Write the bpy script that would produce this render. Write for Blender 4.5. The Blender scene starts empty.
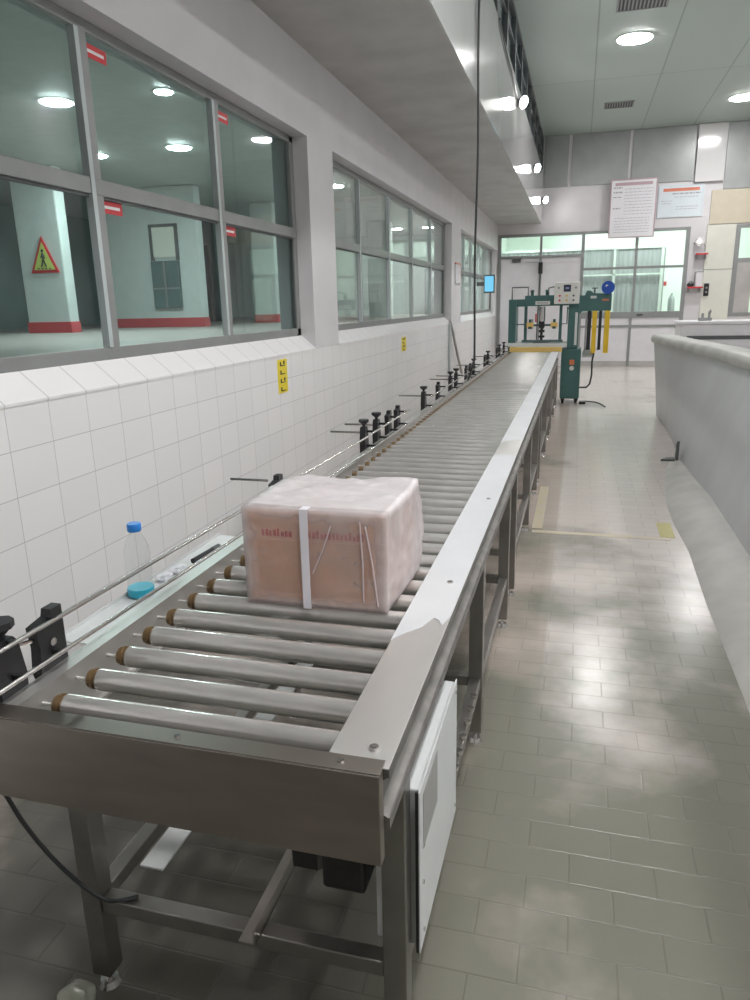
import bpy, bmesh, math, random
from mathutils import Vector, Matrix, noise
random.seed(4)
S = bpy.context.scene
C = S.collection
CH = 1.65                      # camera height above the hall floor
def zz(z): return z + CH       # heights noted relative to eye level

# ------------------------------------------------------------------ materials
MATS = {}
def mat(name, col, rough=.5, metal=0., noise_amt=.0, noise_scale=6., bump=0., spec=.5, col2=None, stretch=(1,1,1), coat=0.):
    m = bpy.data.materials.new(name); m.use_nodes = True
    nt = m.node_tree; b = nt.nodes['Principled BSDF']
    b.inputs['Base Color'].default_value = (*col, 1); b.inputs['Roughness'].default_value = rough
    b.inputs['Metallic'].default_value = metal; b.inputs['Specular IOR Level'].default_value = spec
    b.inputs['Coat Weight'].default_value = coat; b.inputs['Coat Roughness'].default_value = .08
    if noise_amt or bump or col2:
        g = nt.nodes.new('ShaderNodeNewGeometry')
        mp = nt.nodes.new('ShaderNodeMapping'); mp.inputs['Scale'].default_value = stretch
        n = nt.nodes.new('ShaderNodeTexNoise'); n.inputs['Scale'].default_value = noise_scale; n.inputs['Detail'].default_value = 5
        nt.links.new(g.outputs['Position'], mp.inputs[0]); nt.links.new(mp.outputs[0], n.inputs['Vector'])
        if noise_amt or col2:
            r = nt.nodes.new('ShaderNodeValToRGB')
            c2 = col2 if col2 else tuple(max(0, c*(1-noise_amt)) for c in col)
            r.color_ramp.elements[0].position = .35; r.color_ramp.elements[0].color = (*c2, 1)
            r.color_ramp.elements[1].position = .65; r.color_ramp.elements[1].color = (*col, 1)
            nt.links.new(n.outputs['Fac'], r.inputs[0]); nt.links.new(r.outputs[0], b.inputs['Base Color'])
        if bump:
            bp = nt.nodes.new('ShaderNodeBump'); bp.inputs['Strength'].default_value = bump; bp.inputs['Distance'].default_value = .01
            nt.links.new(n.outputs['Fac'], bp.inputs['Height']); nt.links.new(bp.outputs[0], b.inputs['Normal'])
    MATS[name] = m
    return m
def emis(name, col, strength):
    m = bpy.data.materials.new(name); m.use_nodes = True; nt = m.node_tree; nt.nodes.clear()
    e = nt.nodes.new('ShaderNodeEmission'); o = nt.nodes.new('ShaderNodeOutputMaterial')
    e.inputs[0].default_value = (*col, 1); e.inputs[1].default_value = strength
    nt.links.new(e.outputs[0], o.inputs[0]); return m
def glass(name, tint, refl=1.0, haze=0.):
    m = bpy.data.materials.new(name); m.use_nodes = True; nt = m.node_tree; nt.nodes.clear()
    t = nt.nodes.new('ShaderNodeBsdfTransparent'); t.inputs[0].default_value = (*tint, 1)
    g = nt.nodes.new('ShaderNodeBsdfGlossy'); g.inputs['Roughness'].default_value = .03
    f = nt.nodes.new('ShaderNodeFresnel'); f.inputs[0].default_value = 1.45
    mu = nt.nodes.new('ShaderNodeMath'); mu.operation = 'MULTIPLY'; mu.inputs[1].default_value = refl
    mx = nt.nodes.new('ShaderNodeMixShader'); o = nt.nodes.new('ShaderNodeOutputMaterial')
    # reflect only at the face the light enters, so that a thin pane never traps it
    ge = nt.nodes.new('ShaderNodeNewGeometry'); iv = nt.nodes.new('ShaderNodeMath'); iv.operation = 'SUBTRACT'; iv.inputs[0].default_value = 1
    m2 = nt.nodes.new('ShaderNodeMath'); m2.operation = 'MULTIPLY'; m2.use_clamp = True
    nt.links.new(ge.outputs['Backfacing'], iv.inputs[1]); nt.links.new(iv.outputs[0], m2.inputs[1]); nt.links.new(f.outputs[0], mu.inputs[0])
    nt.links.new(mu.outputs[0], m2.inputs[0]); nt.links.new(m2.outputs[0], mx.inputs[0])
    base = t
    if haze:
        d = nt.nodes.new('ShaderNodeBsdfDiffuse'); d.inputs[0].default_value = (.8, .85, .83, 1)
        mh = nt.nodes.new('ShaderNodeMixShader'); mh.inputs[0].default_value = haze
        nt.links.new(t.outputs[0], mh.inputs[1]); nt.links.new(d.outputs[0], mh.inputs[2]); base = mh
    nt.links.new(base.outputs[0], mx.inputs[1]); nt.links.new(g.outputs[0], mx.inputs[2]); nt.links.new(mx.outputs[0], o.inputs[0])
    return m

def tile_mat():
    m = mat('white_glazed_tile', (.84, .83, .83), .22, spec=.5)
    nt = m.node_tree; b = nt.nodes['Principled BSDF']
    g = nt.nodes.new('ShaderNodeNewGeometry'); sp = nt.nodes.new('ShaderNodeSeparateXYZ'); cb = nt.nodes.new('ShaderNodeCombineXYZ')
    nt.links.new(g.outputs['Position'], sp.inputs[0])
    ay = nt.nodes.new('ShaderNodeMath'); ay.operation = 'ADD'; ay.inputs[1].default_value = 10*.2445 - 2.269
    az = nt.nodes.new('ShaderNodeMath'); az.operation = 'ADD'; az.inputs[1].default_value = 20*.184 - zz(-.34)
    nt.links.new(sp.outputs['Y'], ay.inputs[0]); nt.links.new(sp.outputs['Z'], az.inputs[0])
    nt.links.new(ay.outputs[0], cb.inputs[0]); nt.links.new(az.outputs[0], cb.inputs[1])
    br = nt.nodes.new('ShaderNodeTexBrick'); br.offset = 0; br.inputs['Scale'].default_value = 1
    br.inputs['Brick Width'].default_value = .2445; br.inputs['Row Height'].default_value = .184
    br.inputs['Mortar Size'].default_value = .0018; br.inputs['Mortar Smooth'].default_value = .3
    br.inputs['Color1'].default_value = (.85, .84, .84, 1); br.inputs['Color2'].default_value = (.815, .81, .81, 1)
    br.inputs['Mortar'].default_value = (.52, .51, .51, 1)
    nt.links.new(cb.outputs[0], br.inputs['Vector']); nt.links.new(br.outputs['Color'], b.inputs['Base Color'])
    bp = nt.nodes.new('ShaderNodeBump'); bp.inputs['Strength'].default_value = .25; bp.inputs['Distance'].default_value = .004; bp.invert = True
    nt.links.new(br.outputs['Fac'], bp.inputs['Height']); nt.links.new(bp.outputs[0], b.inputs['Normal'])
    return m
def floor_mat():
    m = mat('worn_shaded_block_floor', (.5, .47, .44), .33, spec=.5)
    nt = m.node_tree; b = nt.nodes['Principled BSDF']; N = nt.nodes.new; L = nt.links.new
    g = N('ShaderNodeNewGeometry')
    mp = N('ShaderNodeMapping'); mp.inputs['Location'].default_value = (.07, .13, 0)
    L(g.outputs['Position'], mp.inputs[0])
    br = N('ShaderNodeTexBrick'); br.offset = .5; br.inputs['Scale'].default_value = 1
    br.inputs['Brick Width'].default_value = .245; br.inputs['Row Height'].default_value = .122
    br.inputs['Mortar Size'].default_value = .0035; br.inputs['Mortar Smooth'].default_value = .6
    br.inputs['Color1'].default_value = (1, 1, 1, 1); br.inputs['Color2'].default_value = (.93, .94, .93, 1); br.inputs['Mortar'].default_value = (.74, .73, .71, 1)
    L(mp.outputs[0], br.inputs['Vector'])
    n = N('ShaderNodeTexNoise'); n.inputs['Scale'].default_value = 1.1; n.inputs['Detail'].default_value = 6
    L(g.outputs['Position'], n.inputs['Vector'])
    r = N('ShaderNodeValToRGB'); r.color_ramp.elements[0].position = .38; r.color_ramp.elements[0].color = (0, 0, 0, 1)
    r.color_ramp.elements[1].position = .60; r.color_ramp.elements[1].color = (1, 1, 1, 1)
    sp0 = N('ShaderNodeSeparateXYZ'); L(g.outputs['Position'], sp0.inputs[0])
    near_shade = N('ShaderNodeMapRange'); near_shade.inputs['From Min'].default_value = 1.; near_shade.inputs['From Max'].default_value = 7.0; near_shade.inputs['To Min'].default_value = -.20; near_shade.inputs['To Max'].default_value = .20  # stains thicken towards the near end, painting its dimmer light into the colour
    L(sp0.outputs['Y'], near_shade.inputs['Value']); aw = N('ShaderNodeMath'); aw.operation = 'ADD'
    L(n.outputs['Fac'], aw.inputs[0]); L(near_shade.outputs[0], aw.inputs[1]); L(aw.outputs[0], r.inputs[0])
    # pinkish coated band along the conveyor
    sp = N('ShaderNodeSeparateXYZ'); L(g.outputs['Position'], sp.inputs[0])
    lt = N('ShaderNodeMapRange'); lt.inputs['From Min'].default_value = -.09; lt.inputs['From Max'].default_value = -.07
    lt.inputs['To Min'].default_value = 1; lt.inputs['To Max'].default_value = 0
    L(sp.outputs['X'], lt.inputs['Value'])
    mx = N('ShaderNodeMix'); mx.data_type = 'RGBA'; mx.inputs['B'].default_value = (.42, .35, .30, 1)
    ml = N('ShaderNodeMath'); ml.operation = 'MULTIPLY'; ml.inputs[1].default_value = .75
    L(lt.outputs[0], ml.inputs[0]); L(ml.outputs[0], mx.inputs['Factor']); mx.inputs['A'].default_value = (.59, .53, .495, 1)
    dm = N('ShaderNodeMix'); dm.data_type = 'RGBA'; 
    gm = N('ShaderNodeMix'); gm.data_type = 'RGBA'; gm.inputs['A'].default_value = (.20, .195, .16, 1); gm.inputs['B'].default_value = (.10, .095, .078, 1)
    under_shade = N('ShaderNodeMapRange'); under_shade.inputs['From Min'].default_value = -.22; under_shade.inputs['From Max'].default_value = -.5; under_shade.inputs['To Min'].default_value = 0; under_shade.inputs['To Max'].default_value = 1  # painted shade: darker ground tone beneath and left of the conveyor
    L(sp.outputs['X'], under_shade.inputs['Value']); L(under_shade.outputs[0], gm.inputs['Factor']); L(gm.outputs['Result'], dm.inputs['A'])
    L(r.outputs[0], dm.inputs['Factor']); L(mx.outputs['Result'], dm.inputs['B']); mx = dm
    mm = N('ShaderNodeMix'); mm.data_type = 'RGBA'; mm.blend_type = 'MULTIPLY'; mm.inputs['Factor'].default_value = .8
    L(mx.outputs['Result'], mm.inputs['A']); L(br.outputs['Color'], mm.inputs['B'])
    L(mm.outputs['Result'], b.inputs['Base Color'])
    b.inputs['Roughness'].default_value = .23
    bp = N('ShaderNodeBump'); bp.inputs['Strength'].default_value = .25; bp.inputs['Distance'].default_value = .004; bp.invert = True
    ad = N('ShaderNodeMath'); ad.operation = 'ADD'; n3 = N('ShaderNodeTexNoise'); n3.inputs['Scale'].default_value = 9
    L(g.outputs['Position'], n3.inputs['Vector']); s3 = N('ShaderNodeMath'); s3.operation = 'MULTIPLY'; s3.inputs[1].default_value = .12; L(n3.outputs['Fac'], s3.inputs[0]); L(s3.outputs[0], ad.inputs[0]); L(br.outputs['Fac'], ad.inputs[1])
    L(ad.outputs[0], bp.inputs['Height']); L(bp.outputs[0], b.inputs['Normal'])
    return m
def ceil_mat():
    m = mat('grey_green_ceiling_panels', (.43, .50, .465), .55)
    nt = m.node_tree; b = nt.nodes['Principled BSDF']
    g = nt.nodes.new('ShaderNodeNewGeometry'); mp = nt.nodes.new('ShaderNodeMapping'); mp.inputs['Location'].default_value = (1.07, 1.25, 0)
    br = nt.nodes.new('ShaderNodeTexBrick'); br.offset = 0; br.inputs['Scale'].default_value = 1
    br.inputs['Brick Width'].default_value = 1.13; br.inputs['Row Height'].default_value = 4.1
    br.inputs['Mortar Size'].default_value = .012; br.inputs['Color1'].default_value = (.43, .50, .465, 1); br.inputs['Color2'].default_value = (.41, .48, .445, 1)
    br.inputs['Mortar'].default_value = (.28, .33, .31, 1)
    nt.links.new(g.outputs['Position'], mp.inputs[0]); nt.links.new(mp.outputs[0], br.inputs['Vector']); nt.links.new(br.outputs['Color'], b.inputs['Base Color'])
    return m

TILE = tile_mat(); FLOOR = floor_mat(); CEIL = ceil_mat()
PAINT = mat('off_white_painted_plaster', (.68, .66, .675), .5, noise_amt=.06, noise_scale=2.5)
SOFFIT = mat('grey_soffit_paint', (.50, .48, .46), .4, noise_amt=.22, noise_scale=2)
FASCIA = mat('glossy_white_cladding', (.68, .67, .67), .12, noise_amt=.03, noise_scale=3, bump=.05, coat=.5)
WHITE = mat('white_door_panel', (.74, .72, .75), .4, noise_amt=.05)
BEIGE = mat('beige_wall_paint', (.62, .56, .44), .6, noise_amt=.05)
CREAM = mat('cream_laminate', (.72, .72, .64), .45, noise_amt=.04)
DUCT = mat('grey_sheet_panel', (.36, .375, .37), .35, metal=.2, noise_amt=.12, noise_scale=2)
ALU = mat('grey_window_aluminium', (.30, .31, .305), .4, metal=.35, noise_amt=.08)
ALUL = mat('pale_window_strip', (.52, .58, .58), .4, metal=.2, noise_amt=.04)
STEEL = mat('brushed_stainless', (.60, .57, .54), .30, metal=1., noise_amt=.10, noise_scale=9, bump=.03, stretch=(1, 1, 6))
STEELD = mat('dull_stainless', (.36, .345, .325), .38, metal=1., noise_amt=.2, noise_scale=7)
ROLL = mat('zinc_roller_steel', (.80, .785, .76), .17, metal=.65, noise_amt=.12, noise_scale=22, stretch=(.4, 1, 1))
COVER = mat('satin_cover_steel', (.74, .72, .70), .42, metal=.85, noise_amt=.08, noise_scale=6, stretch=(1, .3, 1))
CHAN = mat('dull_channel_steel', (.30, .285, .27), .5, metal=.8, noise_amt=.3, noise_scale=12)
PLATE = mat('end_plate_steel', (.40, .36, .325), .36, metal=1., noise_amt=.12, noise_scale=5, stretch=(1, 1, 4))
BRASS = mat('brown_bearing_collar', (.19, .12, .055), .5, noise_amt=.3, noise_scale=40)
FILM = mat('pale_protective_film', (.68, .69, .71), .5, noise_amt=.06, noise_scale=5, bump=.05)
BLACK = mat('black_plastic', (.018, .018, .02), .45, noise_amt=.3, noise_scale=30)
RODM = mat('polished_rod_steel', (.7, .68, .67), .2, metal=1., noise_amt=.05)
GREEN = mat('green_machine_enamel', (.06, .15, .14), .38, noise_amt=.12, noise_scale=5)
GREEND = mat('dark_green_enamel', (.025, .09, .075), .4, noise_amt=.1)
PANEL = mat('ivory_control_panel', (.75, .74, .70), .4, noise_amt=.03)
YEL = mat('yellow_enamel', (.85, .55, .03), .45, noise_amt=.08)
ORANGE = mat('orange_yellow_belt', (.85, .58, .18), .5, noise_amt=.1)
BLUE = mat('blue_wheel_plastic', (.02, .09, .45), .3, noise_amt=.1)
RED = mat('red_paint', (.62, .04, .05), .45, noise_amt=.08)
REDB = mat('red_column_band', (.55, .07, .08), .5, noise_amt=.12)
SCRN = mat('dark_display', (.05, .06, .10), .15, noise_amt=.1)
WTXT = mat('white_lettering', (.85, .83, .83), .5, noise_amt=.02)
DTXT = mat('grey_lettering', (.35, .36, .38), .5, noise_amt=.05)
BLK = mat('black_ink', (.02, .02, .02), .6, noise_amt=.1)
PAPER = mat('laminated_notice', (.80, .79, .82), .18, noise_amt=.03)
PAPERB = mat('pale_blue_notice', (.68, .74, .78), .18, noise_amt=.04)
ORHEAD = mat('orange_red_heading', (.62, .20, .12), .4, noise_amt=.05)
YTAG = mat('yellow_sticker', (.82, .66, .04), .4, noise_amt=.05)
CABLE = mat('dark_cable_rubber', (.03, .035, .035), .5, noise_amt=.2)
CONC = mat('pale_concrete', (.50, .49, .46), .5, noise_amt=.16, noise_scale=4, bump=.12)
LOWWALL = mat('grey_painted_tank_wall', (.56, .565, .58), .38, noise_amt=.08, noise_scale=2, stretch=(1, 1, .6))
COPE = mat('worn_coping', (.54, .53, .50), .45, noise_amt=.2, noise_scale=4)
SIDEW = mat('side_room_white', (.60, .64, .62), .5, noise_amt=.06)
SIDED = mat('side_room_teal_grey', (.22, .28, .28), .5, noise_amt=.35, noise_scale=.7)
SIDEC = mat('side_room_ceiling', (.50, .54, .52), .5, noise_amt=.08)
SIDEF = mat('side_room_floor', (.40, .355, .335), .4, noise_amt=.1)
TEAL = mat('teal_door_glazing', (.12, .19, .19), .25, noise_amt=.3, noise_scale=2)
CURT = mat('grey_strip_curtain', (.46, .49, .50), .3, noise_amt=.12, noise_scale=8, stretch=(3, 1, .2))
BRIGHTW = mat('bright_mint_wall', (.80, .88, .82), .5, noise_amt=.03)
CARD = mat('brown_cardboard', (.60, .38, .27), .75, noise_amt=.10, noise_scale=9)
REDINK = mat('faded_red_print', (.50, .10, .10), .6, noise_amt=.3, noise_scale=60)
STRAP = mat('white_strap', (.86, .84, .90), .4, noise_amt=.03)
CTRL = mat('white_powder_coat', (.66, .68, .68), .4, noise_amt=.05)
LABELG = mat('grey_rating_plate', (.34, .34, .33), .4, noise_amt=.1)
TISSUE = mat('white_tissue', (.80, .82, .86), .7, noise_amt=.05, bump=.3, noise_scale=30)
TURQ = mat('turquoise_label', (.03, .45, .62), .4, noise_amt=.15)
CAPB = mat('blue_cap', (.02, .22, .68), .35, noise_amt=.08)
WTAPE = mat('worn_yellow_tape', (.52, .45, .27), .35, col2=(.52, .455, .40), noise_scale=9)
DARKGL = mat('dark_teal_glazing', (.04, .07, .09), .08, noise_amt=.5, noise_scale=.8)
MOTOR = mat('dark_motor_paint', (.10, .11, .11), .45, noise_amt=.2)
GLS = glass('teal_tinted_glass', (.835, .945, .935), 1.0)
GLS2 = glass('clear_glass', (.93, .97, .96), 1.0)
GLSE = glass('end_window_glass', (.95, .985, .97), 1.0)
BOTTLE = glass('clear_bottle_plastic', (.97, .98, .98), 1.3, .06)

# ------------------------------------------------------------------ mesh helpers
class MB:
    def __init__(s): s.bm = bmesh.new()
    def box(s, x0, x1, y0, y1, z0, z1, bev=0.):
        x0, x1 = min(x0, x1), max(x0, x1); y0, y1 = min(y0, y1), max(y0, y1); z0, z1 = min(z0, z1), max(z0, z1)
        r = bmesh.ops.create_cube(s.bm, size=1)
        vs = r['verts']
        for v in vs:
            v.co = Vector(((v.co.x+.5)*(x1-x0)+x0, (v.co.y+.5)*(y1-y0)+y0, (v.co.z+.5)*(z1-z0)+z0))
        if bev:
            es = list({e for v in vs for e in v.link_edges})
            bmesh.ops.bevel(s.bm, geom=es, offset=bev, segments=2, affect='EDGES', profile=.5)
        return s
    def cyl(s, p0, p1, r, seg=12, r2=None):
        p0, p1 = Vector(p0), Vector(p1); d = p1-p0
        m = Matrix.Translation((p0+p1)/2) @ d.to_track_quat('Z', 'Y').to_matrix().to_4x4()
        bmesh.ops.create_cone(s.bm, cap_ends=True, segments=seg, radius1=r, radius2=r if r2 is None else r2, depth=d.length, matrix=m)
        return s
    def sph(s, c, r, sc=(1, 1, 1), u=16, v=10):
        bmesh.ops.create_uvsphere(s.bm, u_segments=u, v_segments=v, radius=r, matrix=Matrix.Translation(c) @ Matrix.Diagonal((*sc, 1)))
        return s
    def tube(s, pts, r, seg=8):
        pts = [Vector(p) for p in pts]; rings = []
        up = None
        for i, p in enumerate(pts):
            t = (pts[min(i+1, len(pts)-1)]-pts[max(i-1, 0)]).normalized()
            if up is None: up = t.orthogonal().normalized()
            a = (up - t*up.dot(t)).normalized(); up = a; b = t.cross(a)
            rings.append([s.bm.verts.new(p + r*(math.cos(k*2*math.pi/seg)*a + math.sin(k*2*math.pi/seg)*b)) for k in range(seg)])
        for i in range(len(rings)-1):
            for k in range(seg):
                s.bm.faces.new((rings[i][k], rings[i][(k+1) % seg], rings[i+1][(k+1) % seg], rings[i+1][k]))
        s.bm.faces.new(rings[0][::-1]); s.bm.faces.new(rings[-1]); return s
    def prism(s, poly, axis, a, b):
        # poly = 2D points in the two remaining axes (in xyz order), extruded from a to b
        def P(q, t): return {'x': (t, q[0], q[1]), 'y': (q[0], t, q[1]), 'z': (q[0], q[1], t)}[axis]
        A = [s.bm.verts.new(P(q, a)) for q in poly]; B = [s.bm.verts.new(P(q, b)) for q in poly]; n = len(poly)
        for i in range(n): s.bm.faces.new((A[i], A[(i+1) % n], B[(i+1) % n], B[i]))
        s.bm.faces.new(A[::-1]); s.bm.faces.new(B); return s
    def lathe(s, prof, c, seg=24):
        rings = []
        for r, z in prof:
            rings.append([s.bm.verts.new((c[0]+r*math.cos(k*2*math.pi/seg), c[1]+r*math.sin(k*2*math.pi/seg), c[2]+z)) for k in range(seg)])
        for i in range(len(rings)-1):
            for k in range(seg): s.bm.faces.new((rings[i][k], rings[i][(k+1) % seg], rings[i+1][(k+1) % seg], rings[i+1][k]))
        s.bm.faces.new(rings[0][::-1]); s.bm.faces.new(rings[-1]); return s
OFF = {}
def obj(name, mb, m, parent=None, smooth=False, loc=None):
    """links the collected shapes as ONE mesh; a top-level one gets its origin at loc, a child shares its parent's"""
    off = OFF[parent.name] if parent is not None else (Vector(loc) if loc is not None else Vector((0, 0, 0)))
    bm = mb.bm; bmesh.ops.recalc_face_normals(bm, faces=bm.faces)
    bmesh.ops.translate(bm, verts=bm.verts, vec=-off)
    me = bpy.data.meshes.new(name); bm.to_mesh(me); bm.free()
    me.materials.append(m)
    if smooth:
        for p in me.polygons: p.use_smooth = True
        me.set_sharp_from_angle(angle=math.radians(40))
    o = bpy.data.objects.new(name, me); C.objects.link(o); OFF[o.name] = off
    if parent is not None: o.parent = parent
    else: o.location = off
    return o
def tag(o, label=None, cat=None, group=None, kind=None):
    if label: o['label'] = label
    if cat: o['category'] = cat
    if group: o['group'] = group
    if kind: o['kind'] = kind
    return o
def thing(name, loc, label, cat, group=None):
    o = bpy.data.objects.new(name, None); C.objects.link(o); o.location = loc; o.empty_display_size = .05
    OFF[o.name] = Vector(loc); return tag(o, label, cat, group)
def struct(name, mb, m, label=None, cat=None, loc=None, parent=None):
    o = obj(name, mb, m, parent, loc=loc)
    if parent is None: o['kind'] = 'structure'
    return tag(o, label, cat)
def children(o): return [c for c in bpy.data.objects if c.parent == o]
def dup(o, loc=None, parent=None, kids=None):
    c = o.copy(); C.objects.link(c)
    if parent is not None: c.parent = parent
    if loc is not None: c.location = loc
    OFF[c.name] = Vector(c.location) if parent is None else OFF[o.name]
    for ch in children(o): dup(ch, None, c)
    return c

# ------------------------------------------------------------------ the shell of the hall
XL = -2.1; YE = 19.6; ZC = zz(3.84); XR = 5.6; YB = -4.0; XG = -2.25
SOF = zz(1.87); XF = -1.02
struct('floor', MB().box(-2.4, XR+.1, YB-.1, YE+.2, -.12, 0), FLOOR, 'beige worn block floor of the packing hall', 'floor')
struct('ceiling', MB().box(XF-.12, XR+.1, YB-.1, YE+.2, ZC, ZC+.1), CEIL, 'grey green panelled ceiling of the hall', 'ceiling')
W1 = (.45, 5.76); W2 = (6.38, 12.55); W3 = (13.55, 19.45)
zs0, zs1 = zz(-.34), zz(1.27)       # sill edge, reveal top
wl = MB()
wl.box(XL-.3, XL, YB, YE+.2, 0, zs0)
struct('wall_left', wl, TILE, 'white tiled lower wall behind the conveyor', 'wall')
wu = MB()
wu.box(XL-.3, XL, YB, YE+.2, zs1, SOF+.1)
for a, b in ((YB, W1[0]), (W1[1], W2[0]), (W2[1], W3[0]), (W3[1], YE+.2)):
    wu.box(XL-.3, XL, a, b, zs0, zs1)
struct('wall_left_upper', wu, PAINT, 'off white painted wall between and above the side windows', 'wall')
struct('ceiling_soffit', MB().box(XL-.3, XF-.011, YB, YE, SOF, SOF+.149), SOFFIT, 'grey underside of the overhanging gallery', 'ceiling')
struct('wall_fascia', MB().box(XF-.10, XF, YB, YE, SOF+.151, zz(3.02)).box(XF-.010, XF, YB, YE, SOF, SOF+.151), FASCIA, 'glossy white cladding on the gallery front', 'wall')
# gallery glazing above the fascia
g = struct('window_4', MB().box(XF-.09, XF-.02, YB, YE, zz(3.021), zz(3.07)).box(XF-.09, XF-.02, YB, YE, ZC-.07, ZC-.001).box(XF-.075, XF-.03, YB, YE, zz(3.44), zz(3.47)), MOTOR, 'dark strip of glazing above the gallery front', 'window')
mv = MB(); y = YB+.5
while y < YE: mv.box(XF-.085, XF-.015, y-.03, y+.03, zz(3.07), ZC-.07); y += 1.15
obj('mullion', mv, MOTOR, g); obj('pane', MB().box(XF-.07, XF-.055, YB, YE, zz(3.07), ZC-.07), DARKGL, g)
struct('wall_gallery', MB().box(-3.2, -3.1, YB, YE, SOF+.15, ZC), SIDED, 'dark wall inside the gallery', 'wall')
struct('wall_right', MB().box(XR, XR+.1, YB, YE+.2, 0, ZC), PAINT, 'off white right wall of the hall', 'wall')
struct('wall_back', MB().box(-2.35, XR, YB-.1, YB, 0, ZC), SOFFIT, 'grey back wall of the hall', 'wall')

# ---- sills and side windows
def sloping_sill(n, a, b):
    m = MB().prism([(XL+.004, zs0), (XL+.004, zs0-.012), (XL-.25, zs0-.012), (XL-.25, zz(-.235)), (XG+.03, zz(-.235))], 'y', a+.001, b-.001)
    struct('window_sill_%d' % n, m, TILE2, 'sloping white tiled sill under side window %s' % ('nearest the camera', 'in the middle', 'furthest away')[n-1], 'sill')
TILE2 = mat('white_sill_tile', (.80, .79, .79), .25)
nt = TILE2.node_tree; _g = nt.nodes.new('ShaderNodeNewGeometry'); _s = nt.nodes.new('ShaderNodeSeparateXYZ'); _m = nt.nodes.new('ShaderNodeMath'); _m.operation = 'PINGPONG'; _m.inputs[1].default_value = .12225
_a = nt.nodes.new('ShaderNodeMath'); _a.operation = 'ADD'; _a.inputs[1].default_value = -2.269+10*.2445
_r = nt.nodes.new('ShaderNodeValToRGB'); _r.color_ramp.elements[0].color = (.60, .59, .59, 1); _r.color_ramp.elements[1].position = .03; _r.color_ramp.elements[1].color = (.85, .84, .84, 1)
_d = nt.nodes.new('ShaderNodeMath'); _d.operation = 'MULTIPLY'; _d.inputs[1].default_value = 4
nt.links.new(_g.outputs['Position'], _s.inputs[0]); nt.links.new(_s.outputs['Y'], _a.inputs[0]); nt.links.new(_a.outputs[0], _m.inputs[0]); nt.links.new(_m.outputs[0], _d.inputs[0]); nt.links.new(_d.outputs[0], _r.inputs[0]); nt.links.new(_r.outputs[0], nt.nodes['Principled BSDF'].inputs['Base Color'])

def side_window(n, a, b, mull, lab, gl, ztr=(.525, .60), fw=.055):
    fz0, fz1 = zz(-.235), zz(1.27)
    x0, x1 = XG-.010, XG+.03
    f = MB().box(x0, x1, a+.001, b-.001, fz0, fz0+.06, .004).box(x0, x1, a+.001, b-.001, fz1-.05, fz1-.001, .004)
    f.box(x0, x1, a+.001, a+fw, fz0, fz1-.001, .004).box(x0, x1, b-fw, b-.001, fz0, fz1-.001, .004)
    root = struct('window_%d' % n, f, ALU, lab, 'window')
    obj('transom', MB().box(x0-.004, x1+.004, a+.01, b-.01, zz(ztr[0]), zz(ztr[1]), .004), ALU, root)
    for m in mull:
        obj('mullion', MB().box(x0-.002, x1+.002, m-fw/2, m+fw/2, fz0+.03, fz1-.03, .004), ALU, root)
        obj('mullion_trim', MB().box(x1+.003, x1+.008, m-fw/2-.018, m-fw/2+.012, fz0+.06, fz1-.05).box(x0+.01, x1+.003, m-fw/2-.018, m-fw/2-.0005, fz0+.06, fz1-.05), ALUL, root)
    edges = [a+fw]+[v for m in mull for v in (m-fw/2, m+fw/2)]+[b-fw]
    for i in range(0, len(edges), 2):
        for q, (u, v) in enumerate(((fz0+.06, zz(ztr[0])), (zz(ztr[1]), fz1-.05))):
            obj('pane', MB().box(XG-.003, XG+.003, edges[i]-.01, edges[i+1]+.01, u-.01, v+.01), gl, root)
            if q == 0:      # rubber bead round the lower casements
                e0, e1 = edges[i], edges[i+1]
                obj('gasket', MB().box(XG+.004, XG+.02, e0, e0+.012, u, v).box(XG+.004, XG+.02, e1-.012, e1, u, v).box(XG+.004, XG+.02, e0, e1, v-.012, v), MOTOR, root)
    return root
w1 = side_window(1, *W1, [.70, 1.90, 3.19, 4.47], 'large grey framed side window nearest the camera with red tags', GLS, fw=.075)
w2 = side_window(2, *W2, [7.58, 8.80, 10.06, 11.36], 'grey framed side window of ten panes in the middle of the wall', GLS2)
w3 = side_window(3, *W3, [14.75, 15.75, 17.05, 18.5], 'furthest grey framed side window behind the wall screen', GLS2)
for i, w in enumerate((W1, W2, W3)): sloping_sill(i+1, *w)
for (ya, za) in ((3.235, 1.12), (3.235, .445), (4.515, 1.125), (4.515, .445)):
    s = obj('sticker', MB().box(XG+.005, XG+.007, ya, ya+.17, zz(za)+.01, zz(za)+.068), RED, w1)
    obj('lettering', MB().box(XG+.0071, XG+.0078, ya+.02, ya+.15, zz(za)+.032, zz(za)+.046), WTXT, s)

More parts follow.
